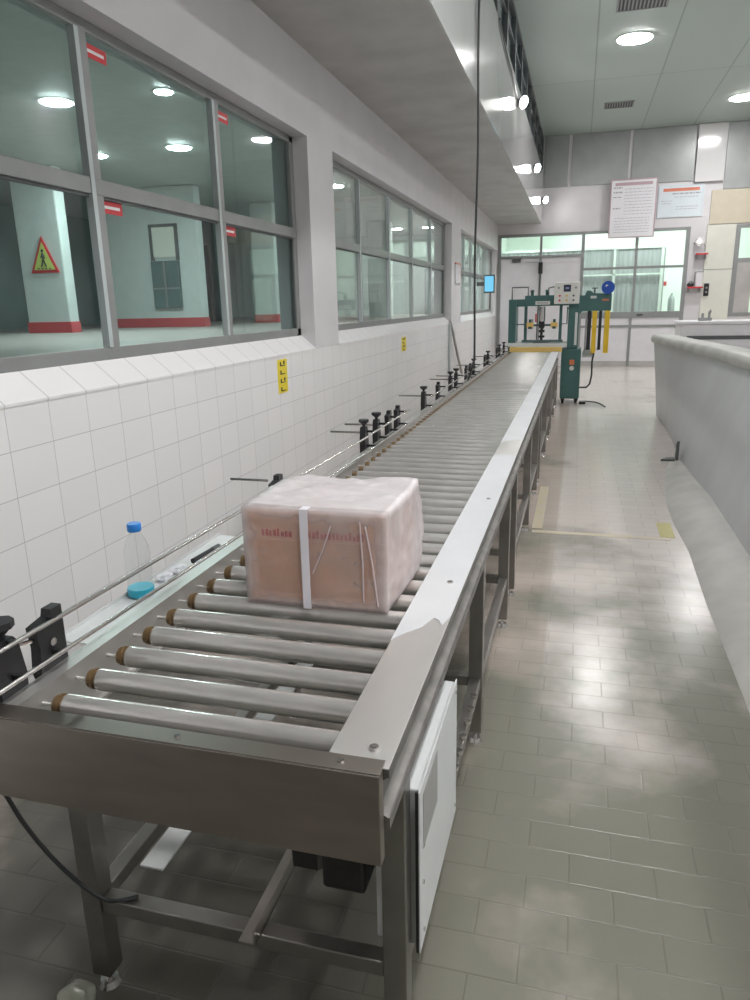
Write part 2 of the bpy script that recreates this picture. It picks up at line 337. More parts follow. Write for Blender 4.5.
# ---- the raised room seen through the side windows
FZ = zz(-.37); RX = -13.; RY0, RY1 = -1., 27.; RC = zz(2.4)
struct('floor_side_room', MB().box(RX, XL-.31, RY0, RY1, FZ-.1, FZ), SIDEF, 'raised grey floor of the side room', 'floor')
struct('ceiling_side_room', MB().box(RX, XL-.31, RY0, RY1, RC, RC+.1), SIDEC, 'grey ceiling of the side room', 'ceiling')
struct('wall_side_room_far', MB().box(RX, XL-.31, RY1, RY1+.1, FZ, RC), SIDEW, 'pale far wall of the side room', 'wall')
struct('wall_side_room_left', MB().box(RX-.1, RX, RY0, RY1, FZ, RC), SIDED, 'dark teal grey outer wall of the side room', 'wall')
struct('wall_side_room_back', MB().box(RX, XL-.31, RY0-.1, RY0, FZ, RC), SIDED, 'dark back wall of the side room', 'wall')
def column(x0, x1, y0, d, lab, band=True):
    t = thing('column', ((x0+x1)/2, y0+d/2, FZ), lab, 'column', None)
    obj('shaft', MB().box(x0, x1, y0, y0+d, FZ, RC-.001, .03), SIDEW, t)
    if band: obj('base_band', MB().box(x0-.015, x1+.015, y0-.015, y0+d, FZ, FZ+.19, .01), REDB, t)
    return t
column(-9.62, -8.72, 11.3, .25, 'white column with a red base band behind the pedestrian warning sign')
column(-9.75, -7.55, 14., .25, 'broad white pier with red base band behind the glazed notice board')
column(-7.75, -7.15, 17., .6, 'slim white column with a red base band past the broad pier')
column(-6.25, -5.6, 22., .6, 'far white column seen through the middle side window', False)
column(-4.6, -4.2, 24.5, .4, 'furthest slim white column behind the middle side window')
column(-13.0+.001, -12.2, 9.2, .5, 'white column against the outer wall at the left photo edge')
# pedestrian triangle
t = thing('warning_sign', (-9.09, 11.28, zz(.98)), 'triangular yellow pedestrian sign with red border on the white column', 'sign')
yv = 11.285
def tri(cx, z0, z1, hw): return [(cx-hw, z0), (cx+hw, z0), (cx, z1)]
obj('border', MB().prism(tri(-9.1, zz(.66), zz(1.27), .29), 'y', yv-.008, yv+.012), RED, t)
obj('face', MB().prism(tri(-9.1, zz(.71), zz(1.17), .215), 'y', yv-.016, yv-.0085), mat('lime_yellow_face', (.55, .65, .16), .4, noise_amt=.05), t)
pz = zz(.76); fig = MB().cyl((-9.10, yv-.022, pz+.27), (-9.10, yv-.017, pz+.27), .024)
for p0, p1 in (((-9.10, .24), (-9.10, .13)), ((-9.10, .13), (-9.05, 0)), ((-9.10, .13), (-9.15, .0)), ((-9.10, .22), (-9.06, .14)), ((-9.10, .22), (-9.14, .15))):
    fig.tube([(p0[0], yv-.02, pz+p0[1]), (p1[0], yv-.02, pz+p1[1])], .012, 6)
for k in range(4): fig.box(-9.24+.08*k, -9.2+.08*k, yv-.022, yv-.0165, pz-.035, pz-.02)
obj('pedestrian_symbol', fig, BLK, t)
# notice board and teal door on the broad pier
t = thing('notice_board', (-8.3, 13.98, zz(1.35)), 'cream notice board in a dark frame on the broad pier', 'board')
obj('board_panel', MB().box(-8.57, -8.05, 13.965, 13.985, zz(1.03), zz(1.62)), CREAM, t)
obj('board_frame', MB().box(-8.63, -8.57, 13.95, 13.999, zz(.97), zz(1.68)).box(-8.05, -7.99, 13.95, 13.999, zz(.97), zz(1.68)).box(-8.57, -8.05, 13.95, 13.999, zz(1.62), zz(1.68)), MOTOR, t)
t = thing('cabinet', (-8.3, 13.9, zz(0)), 'dark teal glazed wall cabinet below the notice board', 'cabinet')
obj('case', MB().box(-8.62, -8.0, 13.9, 13.999, zz(.02), zz(.96), .01), TEAL, t)
obj('door_frame', MB().box(-8.33, -8.29, 13.885, 13.899, zz(.02), zz(.96)).box(-8.62, -8.0, 13.885, 13.899, zz(.4), zz(.43)), ALU, t)
# dark doorways on the far left wall, a bright door and benches further on
def dark_door(x0, x1, y, lab, m=TEAL, z1=1.75):
    t = thing('door', ((x0+x1)/2, y, FZ), lab, 'door')
    obj('door_leaf', MB().box(x0, x1, y-.05, y, FZ, zz(z1), .01), m, t)
    obj('door_frame', MB().box(x0-.06, x0, y-.08, y, FZ, zz(z1+.06)).box(x1, x1+.06, y-.08, y, FZ, zz(z1+.06)).box(x0, x1, y-.08, y, zz(z1), zz(z1+.06)), ALU, t)
dark_door(-11.9, -10.4, 19.9, 'wide dark teal door beyond the sign column')
dark_door(-9.6, -8.0, 21.9, 'dark teal double door beyond the broad pier', z1=1.6)
BRT = emis('lit_door_glazing', (.72, .92, .95), .75)
struct('wall_side_room_cross', MB().box(-12.99, -10.2, 19.9, 20.05, FZ, RC-.001), SIDED, 'dark cross wall in the side room', 'wall')
struct('wall_side_room_middle', MB().box(-10.19, -7.9, 21.9, 22.05, FZ, RC-.001), SIDEW, 'grey cross wall beyond the broad pier', 'wall')
t = thing('lit_door', (-8.25, 20.6, FZ), 'brightly lit bluish glazed door beside the slim white column', 'door')
obj('lit_glass', MB().box(-8.55, -7.85, 20.55, 20.58, FZ+.05, zz(1.5)), BRT, t)
obj('door_frame', MB().box(-8.62, -8.55, 20.5, 20.62, FZ, zz(1.57)).box(-7.85, -7.78, 20.5, 20.62, FZ, zz(1.57)).box(-8.55, -7.85, 20.5, 20.62, zz(1.5), zz(1.57)).box(-8.22, -8.18, 20.5, 20.54, FZ, zz(1.5)), ALU, t)
t = thing('display_board', (-4.9, 25.8, FZ), 'grey framed board standing at the far end of the side room', 'board')
obj('board_panel', MB().box(-5.2, -4.7, 25.78, 25.8, FZ+.35, zz(1.1)), CURT, t)
obj('board_frame', MB().box(-5.26, -5.2, 25.76, 25.82, FZ, zz(1.16)).box(-4.7, -4.64, 25.76, 25.82, FZ, zz(1.16)).box(-5.2, -4.7, 25.76, 25.82, zz(1.1), zz(1.16)), ALU, t)

# ------------------------------------------------------------------ end wall
def xb(m, x0, x1, z0, z1, y0=YE, y1=YE+.12): m.box(x0, x1, y0, y1, zz(z0), zz(z1)); return m
ew = MB()
xb(ew, -2.2, -2.08, -1.65, 1.63); xb(ew, -2.2, XR, 1.63, 3.839)
xb(ew, 2.46, 3.46, -1.65, 1.63); xb(ew, 4.6, XR, -1.65, 1.63); xb(ew, 3.46, 4.6, -1.65, -.45)
struct('wall_end', ew, PAINT, 'off white end wall behind the green machine', 'wall')
def panel(name, x0, x1, z0, z1, m, lab, cat, th=.03):
    return struct(name, MB().box(x0, x1, YE-th, YE-.001, zz(z0), zz(z1), .006), m, lab, cat)
panel('trim_1', -1.0, -.43, 2.68, 3.83, DUCT, 'narrow grey sheet panel high on the end wall by the gallery', 'panel')
panel('trim_2', -.36, .96, 2.68, 3.83, DUCT, 'grey sheet panel high on the end wall above the notice', 'panel')
panel('trim_3', 1.03, 2.42, 2.64, 3.83, DUCT, 'grey sheet panel high on the end wall left of the column', 'panel')
panel('trim_4', 2.44, 3.06, 2.60, 3.83, FASCIA, 'glossy white column on the end wall', 'column', .10)
panel('trim_5', 3.08, 5.5, 2.42, 3.83, DUCT, 'grey sheet panel high on the end wall at the right edge', 'panel')
panel('trim_6', 2.85, 5.5, 1.66, 2.41, BEIGE, 'beige wall section under the right grey panel', 'wall')
# glazed partition: frame, mullions, transoms, doors
ef = MB(); xb(ef, -2.08, 2.46, 1.56, 1.629, YE-.03, YE+.06)
root = struct('window_5', ef, ALU, 'wide grey framed glazed partition in the end wall', 'window')
for x0, x1, z0, z1 in ((-2.079, -2.0, -1.649, 1.56), (-1.04, -.98, -1.649, 1.56), (-.03, .05, -1.649, 1.56), (1.235, 1.30, -.46, 1.56), (2.37, 2.459, -.86, 1.56), (1.21, 1.27, -1.649, -.46)):
    obj('mullion', xb(MB(), x0, x1, z0, z1, YE-.03, YE+.06), ALU, root)
for x0, x1, z0, z1 in ((-2.0, -.03, 1.04, 1.11), (.05, 2.37, .71, .77), (.05, 2.37, -.46, -.31), (.05, 2.37, -.69, -.63)):
    obj('transom', xb(MB(), x0, x1, z0, z1, YE-.025, YE+.055), ALU, root)
for x0, x1, z0, z1 in ((-2., -1.04, 1.11, 1.56), (-.98, -.03, 1.11, 1.56), (.05, 1.235, .77, 1.56), (1.3, 2.37, .77, 1.56), (.05, 1.235, -.31, .71), (1.3, 2.37, -.31, .71)):
    obj('pane', xb(MB(), x0-.01, x1+.01, z0-.01, z1+.01, YE+.01, YE+.016), GLSE, root)
for x0, x1, z0, z1 in ((.05, 2.37, -.63, -.46), (.05, 1.21, -1.649, -.69), (1.27, 2.37, -1.649, -.69)):
    obj('infill_panel', xb(MB(), x0, x1, z0, z1, YE, YE+.03), WHITE, root)
obj('kick_plate', xb(MB(), .05, 2.37, -1.649, -1.52, YE-.012, YE-.001), SOFFIT, root)
for n, (x0, x1) in enumerate(((-2.0, -1.04), (-.98, -.03))):
    d = struct('door_%d' % (n+1), xb(MB(), x0+.002, x1-.002, -1.64, 1.04, YE-.005, YE+.035), WHITE, ('left', 'right')[n]+' white door leaf in the end partition behind the machine', 'door')
    obj('door_rail', MB().box(x0+.004, x1-.004, YE-.02, YE-.006, zz(.93), zz(1.0)), WHITE, d)
    obj('handle', MB().box((x1-.14 if n == 0 else x0+.08), (x1-.10 if n == 0 else x0+.12), YE-.05, YE-.006, zz(-.7), zz(-.45), .005), ALU, d)
t = thing('door_closer', (-1.6, YE-.03, zz(1.0)), 'grey door closer on the left white door', 'door closer')
obj('closer_body', MB().box(-1.72, -1.5, YE-.075, YE-.021, zz(.95), zz(1.03), .008), MOTOR, t)
obj('closer_arm', MB().tube([(-1.55, YE-.06, zz(1.035)), (-1.48, YE-.12, zz(1.05)), (-1.40, YE-.03, zz(1.06))], .012), ALU, t)
t = thing('window_latch', (1.45, YE-.04, zz(-.38)), 'small grey latch on the lower rail of the end glazing', 'latch')
obj('latch_body', MB().box(1.38, 1.52, YE-.045, YE-.026, zz(-.41), zz(-.36), .006), MOTOR, t)
# right: door and window
d = struct('door_3', MB().box(2.82, 3.45, YE-.05, YE-.001, .001, zz(1.64), .008), CREAM, 'tall cream door panel right of the shelves', 'door')
obj('panel_joint', MB().box(2.82, 3.45, YE-.054, YE-.0501, zz(.63), zz(.645)), ALU, d)
w6 = struct('window_6', MB().box(3.461, 3.56, YE-.02, YE+.06, zz(-.449), zz(1.629)).box(4.5, 4.599, YE-.02, YE+.06, zz(-.449), zz(1.629)).box(3.56, 4.5, YE-.02, YE+.06, zz(1.55), zz(1.629)).box(3.56, 4.5, YE-.02, YE+.06, zz(-.449), zz(-.37)).box(3.56, 4.5, YE-.02, YE+.06, zz(.78), zz(.88)), ALU, 'grey framed window at the right edge of the end wall', 'window')
obj('pane', MB().box(3.56, 4.5, YE+.01, YE+.016, zz(-.37), zz(.78)).box(3.56, 4.5, YE+.01, YE+.016, zz(.88), zz(1.55)), GLSE, w6)
obj('infill_panel', MB().box(3.561, 3.9, YE-.01, YE+.009, zz(-.37), zz(.78)), SOFFIT, w6)

# ---- bright room beyond the end wall
struct('floor_far_room', MB().box(-2.3, XR, YE+.21, 24, -.12, 0), SIDEF, 'floor of the room beyond the partition', 'floor')
struct('ceiling_far_room', MB().box(-2.3, XR, YE+.21, 24, zz(2.6), zz(2.7)), BRIGHTW, 'white ceiling of the room beyond', 'ceiling')
struct('wall_far_room', MB().box(-2.3, XR, 24, 24.1, 0, zz(2.6)), BRIGHTW, 'bright mint white wall of the room beyond', 'wall')
struct('wall_far_room_side', MB().box(-2.4, -2.3, YE+.21, 24, 0, zz(2.6)).box(XR, XR+.1, YE+.21, 24, 0, zz(2.6)), BRIGHTW, 'side walls of the room beyond', 'wall')
t = thing('strip_curtain', (0, 21.5, 0), 'grey ribbed curtain hanging in the room behind the end glazing', 'curtain')
cm = MB(); x = -2.25; k = 0
while x < 2.03:
    cm.prism([(x, 21.5), (x+.06, 21.488), (x+.12, 21.5), (x+.12, 21.52), (x, 21.52)], 'z', .05, zz(1.30)); x += .122; k += 1
obj('curtain_strips', cm, CURT, t)
obj('curtain_rail', MB().box(-2.28, 2.06, 21.46, 21.54, zz(1.30), zz(1.36)), BRIGHTW, t)
obj('curtain_post', MB().box(2.03, 2.10, 21.45, 21.55, 0, zz(1.30)).box(.82, .88, 21.40, 21.455, 0, zz(1.3)), BRIGHTW, t)
obj('curtain_rail', MB().box(-.3, 2.03, 21.40, 21.455, zz(.62), zz(.66)), BRIGHTW, t)
t = thing('fire_extinguisher', (2.42, 21.9, zz(-.42)), 'small grey cylinder on a stand behind the right end pane', 'extinguisher')
obj('stand', MB().box(2.3, 2.54, 21.85, 22.05, .0, zz(-.4), .01), SIDEF, t)
obj('cylinder_body', MB().lathe([(.02, -.0), (.09, .0), (.095, .03), (.095, .36), (.06, .44), (.03, .47), (.03, .52), (.02, .53)], (2.42, 21.92, zz(-.4))), CURT, t, True)
obj('notice_mark', MB().box(2.37, 2.47, 23.98, 23.999, zz(.36), zz(.48)), REDB, t)

# ---- notices on the end wall
def notice(name, x0, x1, z0, z1, y, m, hm, lab, rows):
    t = thing(name, ((x0+x1)/2, y, zz(z0)), lab, 'notice')
    obj('sheet', MB().box(x0, x1, y, y+.02, zz(z0), zz(z1), .006), m, t)
    obj('border', MB().box(x0-.025, x0, y-.006, y+.024, zz(z0)-.025, zz(z1)+.025).box(x1, x1+.025, y-.006, y+.024, zz(z0)-.025, zz(z1)+.025).box(x0, x1, y-.006, y+.024, zz(z0)-.025, zz(z0)).box(x0, x1, y-.006, y+.024, zz(z1), zz(z1)+.025), hm[1], t)
    obj('heading', MB().box(x0+.08, x1-.08, y-.004, y-.0005, zz(z1)-.12, zz(z1)-.05), hm[0], t)
    tx = MB()
    for (a, b, zc, th) in rows:
        x = x0+(x1-x0)*a; xe = x0+(x1-x0)*b
        while x < xe:
            w = random.uniform(.03, .09); tx.box(x, min(x+w, xe), y-.003, y-.0005, zz(z0+(z1-z0)*zc), zz(z0+(z1-z0)*zc)+th); x += w+.018
    obj('lettering', tx, DTXT, t); return t
PINK = mat('pinkish_frame', (.50, .36, .40), .4, noise_amt=.05)
NB = notice('notice_sheet', .60, 1.60, 1.45, 2.72, 19.42, PAPER, (PINK, PINK), 'tall white notice with rounded pink frame in front of the end glazing',
       [(.05, .25, .86, .03), (.05, .25, .78, .03), (.05, .23, .70, .022), (.05, .22, .50, .028)]+[(.3, .95, .40+.055*k, .010) for k in range(9)]+[(.1, .9, .08+.05*k, .010) for k in range(6)])
for xq in (.66, 1.5): obj('hanging_bracket', MB().box(xq, xq+.04, 19.44, YE-.001, zz(2.60), zz(2.64)), ALU, NB)
PO = notice('poster', 1.70, 2.66, 1.88, 2.55, YE-.0243, PAPERB, (ORHEAD, PAPERB), 'pale blue poster with an orange heading beside the white notice', [(.3, .95, .72, .03), (.35, .9, .62, .012), (.05, .3, .5, .012), (.05, .28, .42, .012), (.4, .9, .3, .012), (.4, .9, .22, .012)])

# ---- shelves with small things right of the glazing
def shelf(z, x0, x1, lab):
    t = thing('wall_shelf', ((x0+x1)/2, YE-.1, zz(z)), lab, 'shelf')
    obj('board', MB().box(x0, x1, YE-.2, YE-.001, zz(z-.02), zz(z)), WHITE, t)
    obj('red_lip', MB().box(x0-.01, x1+.01, YE-.215, YE-.2005, zz(z-.025), zz(z+.010)), RED, t)
    for xq in (x0+.03, x1-.05): obj('bracket', MB().box(xq, xq+.02, YE-.18, YE-.001, zz(z-.12), zz(z-.021)), ALU, t)
shelf(1.0, 2.6, 2.86, 'upper small shelf with a red lip beneath the round chrome lamp')
shelf(.24, 2.48, 2.82-.01, 'lower small shelf with a red lip holding the black pouch')
t = thing('round_lamp', (2.68, YE-.1, zz(1.26)), 'round chrome lamp fixed above the upper red shelf', 'lamp')
obj('lamp_dish', MB().cyl((2.66, YE-.16, zz(1.27)), (2.66, YE-.08, zz(1.27)), .10, 24, .06), RODM, t, True)
obj('lamp_bulb', MB().sph((2.66, YE-.17, zz(1.28)), .045), emis('lamp_glow', (1, .98, .92), 3.), t, True)
obj('lamp_arm', MB().tube([(2.66, YE-.08, zz(1.27)), (2.62, YE-.05, zz(1.26)), (2.56, YE-.001, zz(1.24))], .012).tube([(2.74, YE-.1, zz(1.25)), (2.80, YE-.07, zz(1.18)), (2.83-.02, YE-.055, zz(1.06))], .008), MOTOR, t)
t = thing('pouch', (2.55, YE-.1, zz(.24)), 'small black pouch lying on the lower red shelf', 'pouch')
obj('pouch_body', MB().sph((2.55, YE-.1, zz(.295)), .08, (1, .7, .68)), BLACK, t, True)
obj('pouch_strap', MB().tube([(2.5, YE-.1, zz(.33)), (2.55, YE-.1, zz(.385)), (2.6, YE-.1, zz(.33))], .008), BLACK, t)
t = thing('file_box', (2.72, YE-.1, zz(.24)), 'grey outlined file box on the lower red shelf', 'box')
obj('box_body', MB().box(2.65, 2.80, YE-.18, YE-.02, zz(.241), zz(.58), .004), WHITE, t)
obj('box_edge', MB().box(2.64, 2.81-.001, YE-.185, YE-.0181, zz(.58), zz(.60)), LABELG, t)
t = thing('switch_box', (3.0, YE-.06, zz(.17)), 'black switch box on the cream door panel', 'switch')
obj('switch_body', MB().box(2.86, 2.97, YE-.11, YE-.051, zz(.03), zz(.32), .008), BLACK, t)
for zq in (.22, .12): obj('switch_button', MB().cyl((2.915, YE-.125, zz(zq)), (2.915, YE-.11, zz(zq)), .025), ALU, t)

# ------------------------------------------------------------------ low wall, kerb, counter on the right
top = [(1.05, 11.2), (1.13, 10.05), (1.27, 8.83), (1.36, 8.1), (1.42, 6.84), (1.45, 5.), (1.46, 1.)]
bot = [(1.16, 11.2), (1.17, 10.05), (1.14, 8.83), (1.10, 8.1), (1.06, 6.84), (1.05, 5.), (1.05, 1.)]
def resample(pl, n=24):
    out = []
    for i in range(n+1):
        yq = 11.2 + (1.-11.2)*i/n
        for (xa, ya), (xb_, yb) in zip(pl, pl[1:]):
            if yb <= yq <= ya+1e-6:
                f = (ya-yq)/(ya-yb); out.append((xa+(xb_-xa)*f, yq)); break
    return out
T, B = resample(top), resample(bot)
m = MB(); bm = m.bm; zt = zz(-.60)
def strip(a, b):
    for i in range(len(a)-1): bm.faces.new((a[i], a[i+1], b[i+1], b[i]))
va = [bm.verts.new((x, y, 0)) for x, y in B]; vb = [bm.verts.new((B[i][0]*.6+T[i][0]*.4-.01, B[i][1], zt*.5)) for i in range(len(B))]
vc = [bm.verts.new((x, y, zt)) for x, y in T]; vd = [bm.verts.new((x+.22, y, zt)) for x, y in T]; ve = [bm.verts.new((x+.3, y, 0)) for x, y in T]
strip(va, vb); strip(vb, vc); strip(vc, vd); strip(vd, ve)
bm.faces.new((va[0], vb[0], vc[0], vd[0], ve[0])); bm.faces.new((va[-1], vb[-1], vc[-1], vd[-1], ve[-1]))
struct('wall_low_right', m, LOWWALL, 'low leaning grey wall along the right of the aisle', 'wall')
m = MB(); bm = m.bm; R_ = []
for (dx, dz) in ((-.035, .0), (-.045, .05), (-.02, .1), (.0, .105), (.235, .105), (.25, .09), (.25, 0)):
    R_.append([bm.verts.new((x+dx, y, zt+.0005+dz)) for x, y in T])
for a, b in zip(R_, R_[1:]+R_[:1]): strip(a, b)
bm.faces.new([r[0] for r in R_]); bm.faces.new([r[-1] for r in R_])
struct('trim_7', m, COPE, 'thick worn coping on top of the low grey wall', 'coping')
struct('floor_platform', MB().box(1.8, XR, 1., 11.2, 0, zz(-.82)), SIDEW, 'pale raised surface behind the low wall', 'platform')
# kerb
m = MB(); bm = m.bm; ks = []
yk = [1.0, 2., 3., 4., 5., 5.6, 6.1, 6.5, 6.9, 7.3, 7.6, 7.9]
for i, yq in enumerate(yk):
    e = max(0, (yq-6.1)/1.8); foot = .78 + .015*math.sin(yq*3) + .22*e*e; h = .11*(1-.85*e)
    if yq < 4.5: foot -= .04*(4.5-yq)/2
    ks.append([bm.verts.new(p) for p in ((foot, yq, .001), (foot+.05, yq, h*.30), (max(foot+.10, .92), yq, h*.72), (1.03, yq, h), (1.12, yq, h), (1.12, yq, .001))])
for a, b in zip(ks, ks[1:]):
    for j in range(6): bm.faces.new((a[j], a[(j+1) % 6], b[(j+1) % 6], b[j]))
bm.faces.new(ks[0]); bm.faces.new(ks[-1][::-1])
struct('trim_8', m, CONC, 'pale concrete kerb at the foot of the low grey wall', 'kerb')
t = thing('angle_bracket', (1.0, 8., 0), 'dark steel angle standing on the floor at the end of the kerb', 'bracket')
obj('upright_plate', MB().prism([(7.95, .0), (8.03, .0), (8.03, .17), (7.95, .21)], 'x', 1.05, 1.075), STEELD if False else MOTOR, t)
obj('foot_plate', MB().prism([(.90, 7.93), (1.049, 7.94), (1.049, 8.06), (.98, 8.06)], 'z', .0, .018), MOTOR, t)
t = thing('counter', (3.2, 13.1, 0), 'low white counter behind the low grey wall on the right', 'counter')
obj('counter_body', MB().box(1.6, 5.4, 12.9, 13.6, 0, zz(-.42), .01), WHITE, t)
obj('counter_top', MB().box(1.57, 5.45, 12.86, 13.65, zz(-.419), zz(-.37), .01), WHITE, t)
obj('counter_recess', MB().box(1.7, 5.3, 12.885, 12.899, zz(-.66), zz(-.60)), MOTOR, t)
t = thing('tap_set', (1.98, 13.1, zz(-.37)), 'small grey tap fittings standing on the white counter', 'tap')
obj('tap_body', MB().box(1.88, 2.08, 13.05, 13.15, zz(-.369), zz(-.32), .01).cyl((1.94, 13.1, zz(-.32)), (1.94, 13.1, zz(-.25)), .02).cyl((2.04, 13.1, zz(-.32)), (2.04, 13.1, zz(-.22)), .02), ALU, t)
obj('spout', MB().tube([(2.04, 13.1, zz(-.23)), (2.04, 13.02, zz(-.2)), (2.04, 12.95, zz(-.23))], .012), ALU, t)

for nm in ('wall_low_right', 'trim_7', 'trim_8'):
    me = bpy.data.objects[nm].data
    for p in me.polygons: p.use_smooth = True
    me.set_sharp_from_angle(angle=math.radians(50))
# ------------------------------------------------------------------ floor tape
t = tag(obj('floor_tape', MB().box(-.26, .70, 5.19, 5.25, .0005, .002), WTAPE), 'worn yellow tape line across the aisle floor', 'tape')
t = tag(obj('floor_tape', MB().box(-.265, -.19, 5.3, 6.6, .0005, .002), WTAPE), 'worn yellow tape patch running beside the conveyor feet', 'tape')
t = tag(obj('floor_tape', MB().box(.64, .74, 5.26, 5.62, .0005, .002), YTAG), 'bright yellow tape patch by the kerb', 'tape')
bpy.data.objects['floor_tape.002'].data.materials[0] = mat('faded_yellow_tape', (.55, .50, .20), .5, noise_amt=.2)

# ------------------------------------------------------------------ conveyor modules
ZT = zz(-.79); ML = 2.76; Y0 = 1.06; NR = 24; PIT = ML/NR
XRI, XRO = -.403, -.284; XLI, XLO = -1.086, -1.128
LBL = ['nearest stainless roller conveyor section carrying the wrapped carton', 'second stainless roller conveyor section, with the torn film patch',
       'third stainless roller conveyor section, ahead of the hanging cable', 'furthest stainless roller conveyor section, running into the green machine']
def leg(m, x, y, s=.052):
    return m.box(x-s/2, x+s/2, y-s/2, y+s/2, .045, ZT-.125, .003)
def make_module(y0):
    t = thing('roller_conveyor', (-.7, y0, 0), LBL[0], 'conveyor', 'roller conveyor sections in a line')
    y1 = y0+ML
    # right rail: cover plate and C-shaped side channel
    obj('rail_cover', MB().box(XRI, XRO, y0+.002, y1-.002, ZT-.003, ZT, .001).box(XRI, XRI+.003, y0+.002, y1-.002, ZT-.03, ZT-.003), COVER, t)
    obj('side_channel', MB().prism([(XRO, ZT-.0035), (XRO, ZT-.022), (XRO-.004, ZT-.022), (XRO-.022, ZT-.035), (XRO-.022, ZT-.095), (XRO-.004, ZT-.105), (XRO, ZT-.105), (XRO, ZT-.128), (XRO-.06, ZT-.128), (XRO-.06, ZT-.0035)], 'y', y0+.006, y1-.003), CHAN, t)
    obj('side_rail', MB().prism([(XLI, ZT), (XLO, ZT), (XLO, ZT-.128), (XLI+.012, ZT-.128), (XLI+.012, ZT-.12), (XLI, ZT-.12)], 'y', y0+.002, y1-.002), COVER, t)
    # rollers
    r0 = None
    for i in range(NR):
        yy = y0+.092+i*((ML-.12)/(NR-1))
        if r0 is None:
            za = ZT-.029
            r0 = obj('roller', MB().cyl((XLI+.066, yy, za), (XRI-.001, yy, za), .0255, 20).cyl((XLI+.001, yy, za-.004), (XLI+.065, yy, za-.004), .0045, 8), ROLL, t, True)
            col = obj('bearing_collar', MB().cyl((XLI+.040, yy, za), (XLI+.048, yy, za), .021, 16).cyl((XLI+.0482, yy, za), (XLI+.055, yy, za), .024, 16).cyl((XLI+.0552, yy, za), (XLI+.0655, yy, za), .021, 16), BRASS, r0, True)
            yb = yy
        else:
            r = dup(r0, (0, yy-yb, 0), t)
    # legs
    for yy in (y0+.15, y0+1.42, y1-.28):
        for x in (XRO-.027, -1.068):
            l = obj('leg', leg(MB(), x, yy), STEELD, t)
            obj('levelling_foot', MB().cyl((x, yy, .0), (x, yy, .016), .028, 16, .022).cyl((x, yy, .016), (x, yy, .045), .007, 8), RODM, l, True)
        obj('crossbar', MB().box(-1.041, XRO-.054, yy-.02, yy+.02, zz(-1.41), zz(-1.37), .003), STEELD, t)
        if yy > y0+.2: obj('crossbar', MB().box(-1.041, XRO-.054, yy-.02, yy+.02, ZT-.175, ZT-.135, .003), STEELD, t)
    for x in (XRO-.027, -1.068):
        for a, b in ((y0+.177, y0+1.393), (y0+1.447, y1-.307)):
            obj('lower_rail', MB().box(x-.02, x+.02, a, b, zz(-1.41), zz(-1.37), .003), STEELD, t)
    return t
mod = make_module(Y0)
mods = [mod]
for k in range(1, 4):
    c = dup(mod, (-.7, Y0+k*ML, 0)); c['label'] = LBL[k]; mods.append(c)
    OFF[c.name] = Vector((-.7, Y0+k*ML, 0))
def film(par, poly):
    obj('protective_film', MB().prism(poly, 'z', ZT+.0004, ZT+.0014), FILM, par)
xi, xo = XRI-.0005, XRO+.0005
film(mods[0], [(xi, 1.55), (-.375, 1.60), (-.345, 1.635), (-.325, 1.70), (-.31, 1.69), (-.298, 1.66), (xo, 1.72), (xo, Y0+ML-.004), (xi, Y0+ML-.004)])
film(mods[1], [(xi, 4.17), (-.37, 4.23), (-.33, 4.27), (-.305, 4.25), (xo, 4.20), (xo, Y0+2*ML-.004), (xi, Y0+2*ML-.004)])
film(mods[2], [(xi, 6.585), (xo, 6.585), (xo, 7.42), (-.34, 7.15), (xi, 7.1)])
film(mods[2], [(xi, 7.13), (-.34, 7.18), (xo, 7.46), (xo, Y0+3*ML-.004), (xi, Y0+3*ML-.004)])
film(mods[3], [(xi, 9.345), (xo, 9.345), (xo, Y0+4*ML-.004), (xi, Y0+4*ML-.004)])
for i, yy in enumerate((1.115, 1.95, 2.9)):     # screws on the cover
    obj('screw', MB().cyl((-.325, yy, ZT+(.0005 if i == 0 else .0015)), (-.325, yy, ZT+.005), .009, 12).cyl((-.325, yy, ZT+.005), (-.325, yy, ZT+.0065), .005, 6), RODM, mods[0], True)
# front end plate
e = obj('end_plate', MB().box(-1.235, XRO-.010, Y0-.026, Y0-.022, ZT-.185, ZT+.001, .0012).box(-1.235, XRO-.010, Y0-.022, Y0+.022, ZT+.0005, ZT+.003, .0008).box(XRO-.014, XRO-.010, Y0-.022, Y0+.0, ZT-.185, ZT), PLATE, mods[0])
obj('screw', MB().cyl((-.372, Y0+.0, ZT+.003), (-.372, Y0, ZT+.006), .006, 12), RODM, e)
obj('screw', MB().cyl((-.70, Y0-.0, ZT+.003), (-.70, Y0, ZT+.006), .006, 12), RODM, e)
# things under the near section
fin = MB().box(-.48, -.39, 1.22, 1.36, zz(-1.09), zz(-1.065), .004)
for k in range(8): fin.box(-.482+.0125*k, -.477+.0125*k, 1.215, 1.365, zz(-1.12), zz(-1.055))
mt = obj('drive_motor', MB().box(-.485, -.385, 1.225, 1.36, zz(-1.24), zz(-1.095), .01), BLACK, mods[0]); obj('cooling_fins', fin, ALU, mt)
obj('drive_belt_guard', MB().prism([(1.25, zz(-1.0)), (1.42, zz(-1.0)), (1.36, zz(-1.30)), (1.27, zz(-1.24))], 'x', -.57, -.51), BLACK, mods[0])
obj('support_bar', MB().box(-.665, -.625, 1.16, 3.7, zz(-1.369), zz(-1.365)).box(-.629, -.625, 1.16, 3.7, zz(-1.40)+.031, zz(-1.33)), STEEL, mods[0])
obj('support_plate', MB().box(-1.005, -.94, 1.30, 2.40, zz(-1.363), zz(-1.358)), CTRL, mods[0])
for k in range(7): obj('bolt', MB().cyl((XRO-.013, 1.80+.085*k, zz(-1.369)), (XRO-.013, 1.80+.085*k, zz(-1.355)), .012, 8), RODM, mods[0])
